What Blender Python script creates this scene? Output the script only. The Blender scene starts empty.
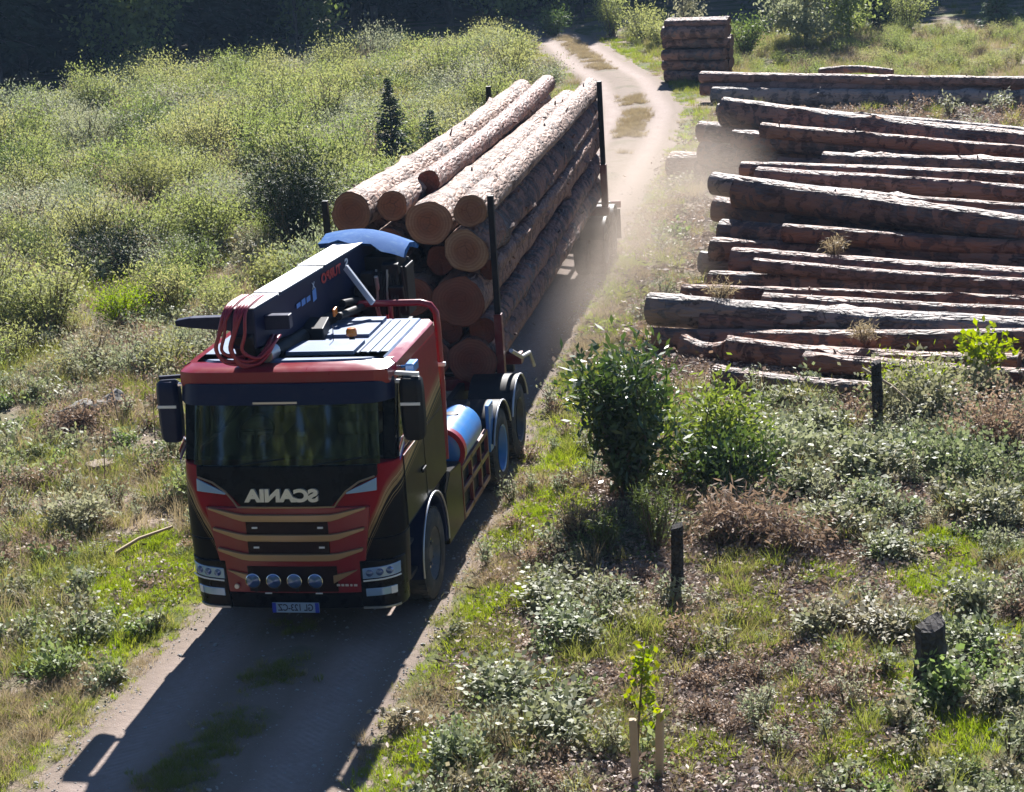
import bpy, math, random
import numpy as np
from mathutils import Vector, Matrix
sc = bpy.context.scene
COL = sc.collection
R = math.radians
rng = np.random.default_rng(7)
random.seed(7)

# ------------------------------------------------------------------ materials
def mat(name):
    m = bpy.data.materials.new(name); m.use_nodes = True
    nt = m.node_tree; nt.nodes.clear()
    out = nt.nodes.new('ShaderNodeOutputMaterial')
    return m, nt, out

class NT:
    def __init__(s, nt): s.nt = nt
    def n(s, t, **kw):
        nd = s.nt.nodes.new(t)
        for k, v in kw.items(): setattr(nd, k, v)
        return nd
    def l(s, a, b): s.nt.links.new(a, b)
    def val(s, sock, v):
        if hasattr(v, 'is_output') or isinstance(v, bpy.types.NodeSocket): s.l(v, sock)
        else: sock.default_value = v
    def math(s, op, a, b=0.0, c=None, clamp=False):
        nd = s.n('ShaderNodeMath', operation=op, use_clamp=clamp)
        s.val(nd.inputs[0], a); s.val(nd.inputs[1], b)
        if c is not None: s.val(nd.inputs[2], c)
        return nd.outputs[0]
    def mix(s, f, a, b, mode='MIX'):
        nd = s.n('ShaderNodeMix', data_type='RGBA', blend_type=mode)
        s.val(nd.inputs[0], f)
        for sock, v in ((nd.inputs[6], a), (nd.inputs[7], b)):
            s.val(sock, v if isinstance(v, bpy.types.NodeSocket) else (*v, 1) if len(v) == 3 else v)
        return nd.outputs[2]
    def noise(s, vec, scale, detail=4, rough=.55, dist=0):
        nd = s.n('ShaderNodeTexNoise'); s.l(vec, nd.inputs['Vector'])
        nd.inputs['Scale'].default_value = scale; nd.inputs['Detail'].default_value = detail
        nd.inputs['Roughness'].default_value = rough; nd.inputs['Distortion'].default_value = dist
        return nd.outputs[0]
    def ramp(s, f, stops, interp='LINEAR'):
        nd = s.n('ShaderNodeValToRGB'); s.l(f, nd.inputs[0]); cr = nd.color_ramp; cr.interpolation = interp
        while len(cr.elements) < len(stops): cr.elements.new(.5)
        for e, (p, c) in zip(cr.elements, stops):
            e.position = p; e.color = (c, c, c, 1) if isinstance(c, (int, float)) else (*c, 1)
        return nd.outputs[0]
    def maprange(s, v, a, b, c=0, d=1):
        nd = s.n('ShaderNodeMapRange'); s.l(v, nd.inputs[0])
        for i, x in enumerate((a, b, c, d)): nd.inputs[1+i].default_value = x
        return nd.outputs[0]
    def bump(s, h, strength=.3, dist=.02):
        nd = s.n('ShaderNodeBump'); s.l(h, nd.inputs['Height'])
        nd.inputs['Strength'].default_value = strength; nd.inputs['Distance'].default_value = dist
        return nd.outputs[0]
    def obj(s): return s.n('ShaderNodeTexCoord').outputs['Object']
    def mapping(s, vec, scale=(1,1,1), loc=(0,0,0)):
        nd = s.n('ShaderNodeMapping'); s.l(vec, nd.inputs[0])
        s.val(nd.inputs['Location'], loc); nd.inputs['Scale'].default_value = scale
        return nd.outputs[0]

def pbsdf(g, out, col, rough=.5, metal=0., coat=0., normal=None, spec=None, trans=0.):
    b = g.n('ShaderNodeBsdfPrincipled')
    g.val(b.inputs['Base Color'], col if isinstance(col, bpy.types.NodeSocket) else (*col, 1))
    g.val(b.inputs['Roughness'], rough); g.val(b.inputs['Metallic'], metal)
    b.inputs['Coat Weight'].default_value = coat; b.inputs['Coat Roughness'].default_value = .06
    if spec is not None: b.inputs['Specular IOR Level'].default_value = spec
    if trans: b.inputs['Transmission Weight'].default_value = trans
    if normal is not None: g.l(normal, b.inputs['Normal'])
    if out: g.l(b.outputs[0], out.inputs[0])
    return b

def simple(name, col, rough=.5, metal=0., coat=0., dirt=.25, dirtcol=(.22,.17,.12), scale=6, spec=None):
    """a plain material with a little uneven wear and dust"""
    m, nt, out = mat(name); g = NT(nt); v = g.obj()
    f = g.noise(v, scale, 5, .6)
    f2 = g.maprange(f, .48, .75, 0, dirt)
    c = g.mix(f2, col, dirtcol)
    r = g.math('ADD', g.math('MULTIPLY', f, .25), rough - .1)
    pbsdf(g, out, c, r, metal, coat, spec=spec)
    return m

M = {}
M['black_gloss'] = simple('black_gloss', (.004,.005,.008), .26, 0, 0., .03, spec=.16)
M['navy'] = simple('navy', (.006,.011,.045), .4, 0, 0., .05, spec=.25)
M['black_plastic'] = simple('black_plastic', (.010,.011,.014), .5, 0, 0, .06, spec=.25)
M['rubber'] = simple('rubber', (.022,.022,.024), .8, 0, 0, .55, (.2,.16,.12), 5)
M['rim'] = simple('rim', (.07,.072,.08), .5, .3, 0, .5, (.2,.17,.14), 9)
M['red'] = simple('red_paint', (.23,.008,.018), .3, 0, .3, .07)
M['maroon'] = simple('maroon_paint', (.13,.012,.016), .4, 0, .2, .3)
M['gold'] = simple('gold_paint', (.36,.235,.12), .35, .3, .5, .08)
M['chrome'] = simple('chrome', (.75,.75,.76), .18, 1., 0, .1)
M['steel'] = simple('steel', (.45,.46,.48), .35, .8, 0, .3)
M['dark_steel'] = simple('dark_steel', (.008,.009,.012), .5, .0, 0, .1, spec=.25)
M['white'] = simple('white_paint', (.8,.8,.8), .5, 0, .1, .06)
M['roof_panel'] = simple('roof_panel', (.085,.14,.25), .5, .0, .0, .5, (.34,.36,.40), 2.2, spec=.25)  # pale blue patches put the sky's reflection into the colour
M['blue'] = simple('blue_paint', (.035,.19,.52), .32, 0, .4, .15)
M['tarp'] = simple('tarp', (.012,.085,.27), .8, 0, 0, .45, (.2,.3,.42), 7, spec=.1)
M['hose'] = simple('hose', (.25,.01,.03), .35, 0, .2, .1)
M['amber'] = simple('amber', (.7,.2,.015), .25, 0, .5, .03)
M['interior'] = simple('interior', (.07,.066,.06), .8)
M['seat'] = simple('seat_fabric', (.42,.34,.25), .85)
M['lamp'] = simple('lamp_lens', (.30,.46,.70), .15, .3, 1, .05)  # blue tone puts the reflected sky into the lens colour
M['spot'] = simple('spot_lens', (.10,.18,.42), .12, .6, 1, .1)
M['grille_dark'] = simple('grille_dark', (.014,.004,.005), .4, 0, .0, .05, spec=.2)
M['plate_blue'] = simple('plate_face', (.30,.42,.58), .4, 0, 0, .05)
M['plate_band'] = simple('plate_band', (.02,.05,.45), .4, 0, 0, .05)
M['plate_text'] = simple('plate_text', (.01,.015,.06), .5, 0, 0, 0)
M['letters'] = simple('badge_chrome', (.72,.70,.66), .3, .45, .3, .08)
M['text_red'] = simple('text_red', (.4,.03,.03), .5, 0, 0, .05)
M['text_blue'] = simple('text_blue', (.10,.25,.6), .5, 0, 0, .05)
M['text_white'] = simple('text_white', (.55,.6,.68), .5, 0, 0, .1)

def make_glass():
    m, nt, out = mat('cab_glass'); g = NT(nt)
    gl = g.n('ShaderNodeBsdfGlossy'); gl.inputs['Roughness'].default_value = .04
    gl.inputs['Color'].default_value = (.8,.85,.9,1)
    tr = g.n('ShaderNodeBsdfTransparent'); tr.inputs['Color'].default_value = (.55,.6,.55,1)
    fr = g.n('ShaderNodeFresnel'); fr.inputs['IOR'].default_value = 1.5
    f = g.math('ADD', g.math('MULTIPLY', fr.outputs[0], 1.0), .03)
    mx = g.n('ShaderNodeMixShader'); g.l(f, mx.inputs[0]); g.l(tr.outputs[0], mx.inputs[1]); g.l(gl.outputs[0], mx.inputs[2])
    g.l(mx.outputs[0], out.inputs[0]); return m
M['glass'] = make_glass()

def make_cab_paint():
    """red cab with an airbrushed gold sweep and black lower body, wrapping round the front corners"""
    m, nt, out = mat('cab_paint'); g = NT(nt); v = g.obj()
    sx = g.n('ShaderNodeSeparateXYZ'); g.l(v, sx.inputs[0])
    ax = g.math('ABSOLUTE', sx.outputs[0]); y = sx.outputs[1]; z = sx.outputs[2]
    a = g.math('ADD', g.math('SUBTRACT', ax, 1.05), y)
    fc = g.n('ShaderNodeFloatCurve'); g.l(g.maprange(a, -.4, 2.8), fc.inputs['Value'])
    cv = fc.mapping.curves[0]
    pts = [(-.4, .62), (-.27, .95), (-.08, 1.36), (.15, 1.66), (.36, 1.77), (1.27, 1.98), (1.93, 2.13), (2.8, 2.30)]
    P = [((p+.4)/3.2, q/3.) for p, q in pts]
    while len(cv.points) < len(P): cv.points.new(.5, .5)
    for cp, q in zip(cv.points, P): cp.location = q
    fc.mapping.update()
    gcur = g.math('MULTIPLY', fc.outputs[0], 3.)
    n1 = g.noise(v, 2.2, 5, .6, .6)
    q = g.math('SUBTRACT', z, gcur)
    redv = g.mix(g.maprange(n1, .35, .7), (.30,.010,.02), (.20,.008,.014))
    gold = g.mix(g.maprange(n1, .35, .65), (.42,.29,.14), (.24,.16,.07))
    black_refl = g.mix(g.maprange(n1, .42, .62), (.0025,.0025,.0025), (.014,.013,.005))
    # olive reflection of the bank put into the rear colour, black paint front
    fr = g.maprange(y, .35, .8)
    black_refl = g.mix(fr, (.006,.006,.008), black_refl)
    wide = g.maprange(y, .0, .9, .17, .20)
    up = g.math('DIVIDE', q, wide)
    c = g.mix(g.maprange(up, .25, 1.0), gold, redv)
    c = g.mix(g.maprange(up, -.02, .03), black_refl, c)
    for lo, hi, col in ((-.012, .004, (.01,.004,.004)), (.05, .058, (.05,.03,.015)), (.085, .091, (.55,.42,.24)), (-.05, -.042, (.42,.30,.15)), (-.085, -.079, (.30,.20,.10))):
        b = g.math('MULTIPLY', g.math('GREATER_THAN', q, lo), g.math('LESS_THAN', q, hi))
        c = g.mix(b, c, col)
    dust = g.maprange(g.noise(v, 9, 5, .65), .5, .8, 0, .10)
    dust = g.math('MULTIPLY', dust, g.maprange(z, 1.6, .4))
    c = g.mix(dust, c, (.22,.17,.12))
    pbsdf(g, out, c, .32, .0, .0, spec=.10)
    return m
M['cab_paint'] = make_cab_paint()

def make_bark(name, dark, mid, peel, peel_amt, grey=.25, rough=.62, spec=.36):
    m, nt, out = mat(name); g = NT(nt)
    oi = g.n('ShaderNodeObjectInfo')
    off = g.n('ShaderNodeCombineXYZ')
    for k in range(3): g.l(g.math('MULTIPLY', oi.outputs['Random'], 37.0 + 11*k), off.inputs[k])
    base = g.n('ShaderNodeVectorMath', operation='ADD'); g.l(g.obj(), base.inputs[0]); g.l(off.outputs[0], base.inputs[1])
    v = base.outputs[0]
    vs = g.mapping(v, (1, .28, 1))
    vo = g.n('ShaderNodeTexVoronoi', feature='DISTANCE_TO_EDGE'); g.l(vs, vo.inputs['Vector']); vo.inputs['Scale'].default_value = 13
    n1 = g.noise(vs, 7, 6, .65, .4); n2 = g.noise(v, 1.6, 5, .6); n3 = g.noise(v, 3.2, 6, .62, .5)
    c = g.mix(g.maprange(n1, .3, .7), dark, mid)
    c = g.mix(g.maprange(vo.outputs[0], .0, .10, .75, 0), c, tuple(x*.35 for x in dark))
    c = g.mix(g.maprange(n2, .45, .62, 0, grey), c, (.27,.26,.26))
    pm = g.maprange(n3, .62 - peel_amt*.3, .66 - peel_amt*.3)
    c = g.mix(pm, c, g.mix(n1, peel, tuple(x*.6 for x in peel)))
    c = g.mix(g.maprange(oi.outputs['Random'], 0, 1, 0, .3), c, dark)
    h = g.math('ADD', g.math('MULTIPLY', vo.outputs[0], 1.5), g.math('MULTIPLY', n1, .8))
    h = g.math('SUBTRACT', h, g.math('MULTIPLY', pm, .5))
    pbsdf(g, out, c, rough, 0, 0, g.bump(h, .9, .04), spec=spec)
    return m
M['bark_load'] = make_bark('bark_load', (.07,.038,.03), (.23,.145,.11), (.46,.31,.24), .6, .3, .7, .35)
M['bark_pile'] = make_bark('bark_pile', (.055,.030,.024), (.22,.125,.095), (.38,.21,.15), .45, .45)
M['bark_dark'] = make_bark('bark_dark', (.04,.022,.02), (.15,.085,.065), (.30,.145,.10), .55, .4, .72, .35)
M['bark_rust'] = make_bark('bark_rust', (.06,.026,.02), (.20,.085,.055), (.34,.17,.11), .6, .2)
M['bark_silver'] = make_bark('bark_silver', (.06,.045,.042), (.24,.20,.19), (.40,.31,.27), .55, .7)
M['post_wood'] = make_bark('post_wood', (.018,.016,.016), (.062,.054,.050), (.10,.09,.08), .3, .35, .85, .2)
M['bark_red'] = make_bark('bark_red', (.10,.05,.04), (.25,.14,.105), (.36,.195,.15), .5, .2)
M['bark_tree'] = make_bark('bark_tree', (.05,.04,.035), (.12,.095,.08), (.15,.12,.1), .1, .4)

def make_cut(name, heart, sap, dirt):
    m, nt, out = mat(name); g = NT(nt)
    oi = g.n('ShaderNodeObjectInfo'); v = g.obj()
    sx = g.n('ShaderNodeSeparateXYZ'); g.l(v, sx.inputs[0])
    n = g.noise(v, 3, 4); 
    r = g.math('SQRT', g.math('ADD', g.math('POWER', sx.outputs[0], 2), g.math('POWER', sx.outputs[2], 2)))
    r = g.math('ADD', r, g.math('MULTIPLY', n, .04))
    w = g.math('SINE', g.math('MULTIPLY', r, 150))
    c = g.mix(g.maprange(r, .15, .27), heart, sap)
    c = g.mix(g.maprange(w, -1, 1, 0, .38), c, tuple(x*.45 for x in heart))
    cb = g.n('ShaderNodeCombineXYZ'); g.l(sx.outputs[0], cb.inputs[0]); g.l(sx.outputs[2], cb.inputs[1]); g.l(g.math('MULTIPLY', oi.outputs['Random'], 40), cb.inputs[2])
    vo = g.n('ShaderNodeTexVoronoi', feature='DISTANCE_TO_EDGE'); g.l(cb.outputs[0], vo.inputs['Vector']); vo.inputs['Scale'].default_value = 5.5
    c = g.mix(g.math('MULTIPLY', g.maprange(vo.outputs[0], .0, .035, .9, 0), g.maprange(r, .24, .06)), c, (.05,.025,.018))
    saw = g.noise(g.mapping(v, (3, 1, 38)), 2.0, 3); c = g.mix(g.maprange(saw, .4, .7, 0, .3), c, tuple(x*.45 for x in heart))
    c = g.mix(g.maprange(g.noise(v, 6, 5), .42, .7, 0, dirt), c, (.14,.09,.065))
    c = g.mix(g.maprange(oi.outputs['Random'], 0, 1, 0, .55), c, (.12,.045,.03))
    pbsdf(g, out, c, .8, 0, 0, g.bump(g.noise(v, 40, 3), .3, .01), spec=.2)
    return m
M['cut_load'] = make_cut('cut_load', (.38,.145,.075), (.54,.29,.17), .35)
M['cut_pale'] = make_cut('cut_pale', (.42,.20,.11), (.64,.42,.25), .22)
M['cut_dark'] = make_cut('cut_dark', (.27,.08,.05), (.35,.14,.09), .5)
M['cut_pile'] = make_cut('cut_pile', (.2,.11,.08), (.26,.17,.12), .75)

def make_leaf(name, c1, c2, c3, trans=.35, rough=.45, spec=.5, var=1.):
    m, nt, out = mat(name); g = NT(nt)
    at = g.n('ShaderNodeAttribute', attribute_name='tint'); oi = g.n('ShaderNodeObjectInfo')
    f = g.math('FRACT', g.math('ADD', at.outputs['Fac'], g.math('MULTIPLY', oi.outputs['Random'], 1.0)))
    c = g.mix(at.outputs['Fac'], c1, c2)
    c = g.mix(g.math('MULTIPLY', g.math('POWER', oi.outputs['Random'], 1.6), .85*var), c, c3)
    b = pbsdf(g, None, c, rough, spec=spec)
    t = g.n('ShaderNodeBsdfTranslucent'); g.l(g.mix(.4, c, (.5,.6,.08), 'MULTIPLY') if False else c, t.inputs[0])
    br = g.n('ShaderNodeHueSaturation'); br.inputs['Saturation'].default_value = 1.15; br.inputs['Value'].default_value = 1.5
    g.l(c, br.inputs['Color']); g.l(br.outputs[0], t.inputs[0])
    mx = g.n('ShaderNodeMixShader'); mx.inputs[0].default_value = trans
    g.l(b.outputs[0], mx.inputs[1]); g.l(t.outputs[0], mx.inputs[2]); g.l(mx.outputs[0], out.inputs[0])
    return m
M['grass'] = make_leaf('grass_blade', (.13,.17,.035), (.21,.23,.06), (.28,.25,.10), .45, .65, .35)
M['grass_bright'] = make_leaf('grass_bright', (.15,.225,.025), (.23,.285,.045), (.26,.27,.06), .5, .65, .3)
M['grass_dry'] = make_leaf('grass_dry', (.32,.26,.16), (.42,.35,.22), (.22,.17,.11), .3, .6, .4)
M['weed'] = make_leaf('weed_leaf', (.11,.17,.05), (.21,.26,.10), (.23,.23,.12), .38, .6, .45)
M['bramble'] = make_leaf('bramble_leaf', (.125,.16,.07), (.25,.275,.155), (.28,.235,.165), .33, .58, .48)
M['scrub'] = make_leaf('scrub_leaf', (.165,.215,.066), (.265,.30,.11), (.34,.325,.15), .4, .68, .35)
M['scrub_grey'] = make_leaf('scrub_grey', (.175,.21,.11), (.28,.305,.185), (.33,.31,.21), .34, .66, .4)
M['scrub_gold'] = make_leaf('scrub_gold', (.24,.235,.085), (.30,.28,.115), (.22,.24,.10), .38, .66, .35)
M['broom'] = make_leaf('broom_leaf', (.06,.10,.028), (.11,.15,.045), (.14,.165,.055), .32, .6, .35)
M['conifer'] = make_leaf('conifer_needle', (.02,.042,.022), (.035,.065,.03), (.045,.07,.03), .15, .6, .25)
M['conifer_pale'] = make_leaf('conifer_pale', (.07,.11,.06), (.11,.15,.09), (.11,.15,.08), .25, .6, .3)
M['spruce_dark'] = make_leaf('spruce_dark', (.012,.024,.014), (.022,.038,.02), (.03,.045,.022), .1, .6, .2)
M['laurel'] = make_leaf('laurel_leaf', (.038,.075,.02), (.09,.13,.035), (.11,.15,.04), .24, .42, .75)
M['laurel_lime'] = make_leaf('laurel_lime', (.14,.19,.03), (.21,.245,.055), (.17,.21,.05), .38, .5, .5)
M['sapling'] = make_leaf('sapling_leaf', (.14,.21,.02), (.26,.27,.03), (.2,.25,.03), .5, .4, .5)
M['tree_leaf'] = make_leaf('tree_leaf', (.09,.13,.04), (.16,.20,.06), (.17,.19,.07), .4, .6, .4)
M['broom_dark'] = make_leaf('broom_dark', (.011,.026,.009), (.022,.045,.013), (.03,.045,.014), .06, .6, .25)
M['dead'] = make_leaf('dead_bracken', (.24,.17,.12), (.38,.28,.20), (.17,.12,.09), .25, .7, .3)
M['litter'] = make_leaf('leaf_litter', (.33,.25,.205), (.52,.43,.37), (.22,.165,.135), .1, .65, .4)
M['twig'] = simple('twig', (.13,.095,.07), .85)
M['pale_wood'] = simple('pale_wood', (.45,.34,.22), .75, 0, 0, .4, (.25,.2,.14))
M['old_wood'] = simple('old_wood', (.03,.028,.028), .85, 0, 0, .6, (.16,.14,.12))
M['boulder'] = simple('boulder', (.20,.19,.175), .9, 0, 0, .8, (.08,.085,.05), 5)
M['stump_top'] = simple('stump_top', (.24,.19,.145), .9, 0, 0, .6, (.12,.10,.07), 9)
M['stone'] = simple('stone', (.34,.33,.31), .85, 0, 0, .6, (.17,.16,.13), 8)

# ------------------------------------------------------------------ mesh builder
class MB:
    def __init__(s): s.v = []; s.f = []; s.mi = []
    def add(s, vs, fs, mi=0):
        o = len(s.v); s.v += [tuple(map(float, p)) for p in vs]
        s.f += [tuple(i+o for i in q) for q in fs]; s.mi += [mi]*len(fs); return s
    def box(s, c, d, rot=None, mi=0):
        x, y, z = (k/2 for k in d)
        P = [Vector(p) for p in ((-x,-y,-z),(x,-y,-z),(x,y,-z),(-x,y,-z),(-x,-y,z),(x,-y,z),(x,y,z),(-x,y,z))]
        if rot is not None: P = [rot @ p for p in P]
        return s.add([p+Vector(c) for p in P], [(3,2,1,0),(4,5,6,7),(0,1,5,4),(1,2,6,5),(2,3,7,6),(3,0,4,7)], mi)
    def beam(s, a, b, w, h, mi=0, up=(0,0,1)):
        a, b = Vector(a), Vector(b); d = (b-a).normalized(); u = Vector(up)
        if abs(d.dot(u)) > .98: u = Vector((0,1,0))
        r = d.cross(u).normalized(); u = r.cross(d)
        P = [p + r*i*w/2 + u*j*h/2 for p in (a, b) for i, j in ((-1,-1),(1,-1),(1,1),(-1,1))]
        return s.add(P, [(0,1,2,3),(7,6,5,4),(4,5,1,0),(5,6,2,1),(6,7,3,2),(7,4,0,3)], mi)
    def prism(s, poly, ax, a, b, mi=0):
        def pt(p, t):
            q = list(p); q.insert(ax, t); return q
        n = len(poly); V = [pt(p, a) for p in poly] + [pt(p, b) for p in poly]
        F = [tuple(range(n-1,-1,-1)), tuple(range(n,2*n))] + [(i,(i+1)%n,(i+1)%n+n,i+n) for i in range(n)]
        return s.add(V, F, mi)
    def loft(s, rings, caps=True, closed=True, mi=0):
        n = len(rings[0]); V = [p for r in rings for p in r]; F = []
        for k in range(len(rings)-1):
            for i in range(n if closed else n-1):
                j = (i+1) % n; F.append((k*n+i, k*n+j, (k+1)*n+j, (k+1)*n+i))
        if caps: F += [tuple(range(n-1,-1,-1)), tuple(range((len(rings)-1)*n, len(rings)*n))]
        return s.add(V, F, mi)
    def tube(s, pts, r, n=8, caps=True, mi=0):
        pts = [Vector(p) for p in pts]; rr = r if hasattr(r, '__len__') else [r]*len(pts)
        rings = []; up = None
        for i, p in enumerate(pts):
            d = (pts[min(i+1, len(pts)-1)] - pts[max(i-1, 0)]).normalized()
            if up is None:
                up = Vector((0,0,1)) if abs(d.z) < .9 else Vector((0,1,0))
            a = d.cross(up).normalized(); up = a.cross(d).normalized()
            rings.append([p + (a*math.cos(t)+up*math.sin(t))*rr[i] for t in (2*math.pi*k/n for k in range(n))])
        return s.loft(rings, caps, True, mi)
    def lathe(s, prof, axis='x', c=(0,0,0), n=32, a0=0, a1=2*math.pi, closed=True, mi=0):
        """prof: list of (t, r); t along axis"""
        V = []; F = []; m = len(prof); full = abs(a1-a0-2*math.pi) < 1e-6; N = n if full else n+1
        for k in range(N):
            a = a0+(a1-a0)*k/n; ca, sa = math.cos(a), math.sin(a)
            for t, r in prof:
                p = {'x': (t, r*ca, r*sa), 'y': (r*ca, t, r*sa), 'z': (r*ca, r*sa, t)}[axis]
                V.append((p[0]+c[0], p[1]+c[1], p[2]+c[2]))
        for k in range(n):
            k2 = (k+1) % N
            for i in range(m if closed else m-1):
                j = (i+1) % m; F.append((k*m+i, k*m+j, k2*m+j, k2*m+i))
        return s.add(V, F, mi)
    def mapv(s, fn): s.v = [tuple(fn(*p)) for p in s.v]; return s
    def build(s, name, m, parent=None, smooth=None, bevel=0, seg=2):
        me = bpy.data.meshes.new(name); me.from_pydata(s.v, [], s.f)
        ms = m if isinstance(m, (list, tuple)) else [m]
        for x in ms: me.materials.append(M[x] if isinstance(x, str) else x)
        if len(ms) > 1: me.polygons.foreach_set('material_index', s.mi)
        import bmesh
        bm = bmesh.new(); bm.from_mesh(me); bmesh.ops.recalc_face_normals(bm, faces=bm.faces); bm.to_mesh(me); bm.free()
        if smooth:
            me.shade_smooth() if hasattr(me, 'shade_smooth') else None
            me.polygons.foreach_set('use_smooth', [True]*len(me.polygons))
            me.set_sharp_from_angle(angle=R(smooth))
        o = bpy.data.objects.new(name, me); COL.objects.link(o)
        if parent: o.parent = parent
        if bevel:
            b = o.modifiers.new('edge', 'BEVEL'); b.width = bevel; b.segments = seg; b.limit_method = 'ANGLE'; b.angle_limit = R(40)
        return o

def rawmesh(name, V, faces_n, F, mats, tint=None, mi=None):
    """fast mesh from numpy: F flat loop vertex ids, faces_n verts per face"""
    me = bpy.data.meshes.new(name); V = np.asarray(V, np.float32); F = np.asarray(F, np.int32).ravel()
    npoly = len(F)//faces_n
    me.vertices.add(len(V)); me.vertices.foreach_set('co', V.ravel())
    me.loops.add(len(F)); me.loops.foreach_set('vertex_index', F)
    me.polygons.add(npoly); me.polygons.foreach_set('loop_start', np.arange(npoly, dtype=np.int32)*faces_n)
    me.update(calc_edges=True)
    for x in mats: me.materials.append(M[x])
    if mi is not None: me.polygons.foreach_set('material_index', np.asarray(mi, np.int32))
    if tint is not None:
        at = me.attributes.new('tint', 'FLOAT', 'FACE'); at.data.foreach_set('value', np.asarray(tint, np.float32))
    return me

def tag(o, label=None, cat=None, group=None, kind=None):
    if label: o['label'] = label
    if cat: o['category'] = cat
    if group: o['group'] = group
    if kind: o['kind'] = kind
    return o
def empty(name, loc=(0,0,0), rz=0):
    o = bpy.data.objects.new(name, None); COL.objects.link(o); o.location = loc; o.rotation_euler.z = rz
    o.empty_display_size = .3; return o
def copy_tree(o, parent=None):
    c = o.copy(); COL.objects.link(c)
    if parent: c.parent = parent
    for ch in list(o.children): copy_tree(ch, c)
    return c

def text_mesh(body, size, extrude, bold=0., mirror=True):
    cu = bpy.data.curves.new('lettering', 'FONT'); cu.body = body; cu.size = size; cu.extrude = extrude; cu.offset = bold
    cu.align_x = 'CENTER'; cu.align_y = 'CENTER'
    ob = bpy.data.objects.new('lettering', cu); COL.objects.link(ob)
    dg = bpy.context.evaluated_depsgraph_get(); dg.update()
    me = bpy.data.meshes.new_from_object(ob.evaluated_get(dg)); bpy.data.objects.remove(ob); bpy.data.curves.remove(cu)
    if mirror:
        me.transform(Matrix.Scale(-1, 4, (1,0,0))); me.flip_normals()
    return me
def lettering(name, body, size, extrude, m, parent, loc, rot, bold=0., sx=1., mirror=True):
    me = text_mesh(body, size, extrude, bold, mirror); me.materials.clear(); me.materials.append(M[m])
    o = bpy.data.objects.new(name, me); COL.objects.link(o); o.parent = parent
    o.location = loc; o.rotation_euler = rot; o.scale.x = sx; return o

# ------------------------------------------------------------------ foliage
def leaf_quads(C, N, L, W, flat=0.):
    """diamond leaves at centres C with long axis N(unit), length L, width W"""
    n = len(C); ref = rng.normal(size=(n,3))*(1-flat)+np.array([0,0,1.5*flat]); S = np.cross(N, ref); S /= np.linalg.norm(S, axis=1, keepdims=True)+1e-9
    L = np.broadcast_to(L, (n,))[:,None]; W = np.broadcast_to(W, (n,))[:,None]
    V = np.stack([C - N*L*.5, C + S*W*.5 + N*L*.02, C + N*L*.5, C - S*W*.5 + N*L*.02], 1).reshape(-1,3)
    return V, np.arange(4*n)
def unit(v): return v/(np.linalg.norm(v, axis=1, keepdims=True)+1e-9)

def grass_mesh(name, m, nb, h, spread, width, lean=.5, tips=None):
    V = []; F = []; T = []; k = 0
    for i in range(nb):
        a = rng.uniform(0, 2*math.pi); r = spread*math.sqrt(rng.uniform()); p = np.array([r*math.cos(a), r*math.sin(a), -.02])
        hh = h*rng.uniform(.45, 1.1); b = a + rng.normal()*.9; d = np.array([math.cos(b), math.sin(b), 0])*lean*hh*rng.uniform(.2, 1.2)
        s = np.array([-math.sin(b+rng.normal()), math.cos(b+rng.normal()), 0]); s = s/np.linalg.norm(s)*width*.5
        m1 = p + d*.3 + np.array([0,0,hh*.6]); tip = p + d + np.array([0,0,hh])
        V += [p-s, p+s, m1+s*.8, m1-s*.8, m1-s*.8, m1+s*.8, tip+s*.12, tip-s*.12]
        F += [k,k+1,k+2,k+3,k+4,k+5,k+6,k+7]; k += 8; t = rng.uniform(); T += [t, t]
    return rawmesh(name, V, 4, F, [m], T)

def tube_np(P, r0, r1, n=5):
    """tapered tube along polyline P (k,3)"""
    P = np.asarray(P, float); k = len(P); V = []; F = []
    for i in range(k):
        d = P[min(i+1,k-1)]-P[max(i-1,0)]; d /= np.linalg.norm(d)+1e-9
        ref = np.array([0,0,1.]) if abs(d[2]) < .9 else np.array([0,1.,0]); a = np.cross(d, ref); a /= np.linalg.norm(a); b = np.cross(d, a)
        r = r0+(r1-r0)*i/(k-1)
        for j in range(n):
            t = 2*math.pi*j/n; V.append(P[i]+(a*math.cos(t)+b*math.sin(t))*r)
    for i in range(k-1):
        for j in range(n):
            F += [i*n+j, i*n+(j+1)%n, (i+1)*n+(j+1)%n, (i+1)*n+j]
    return V, F

def stems_mesh(name, m, paths):
    V = []; F = []
    for P, r0, r1 in paths:
        v, f = tube_np(P, r0, r1); o = len(V); V += list(v); F += [i+o for i in f]
    return rawmesh(name, V, 4, F, [m])

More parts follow.
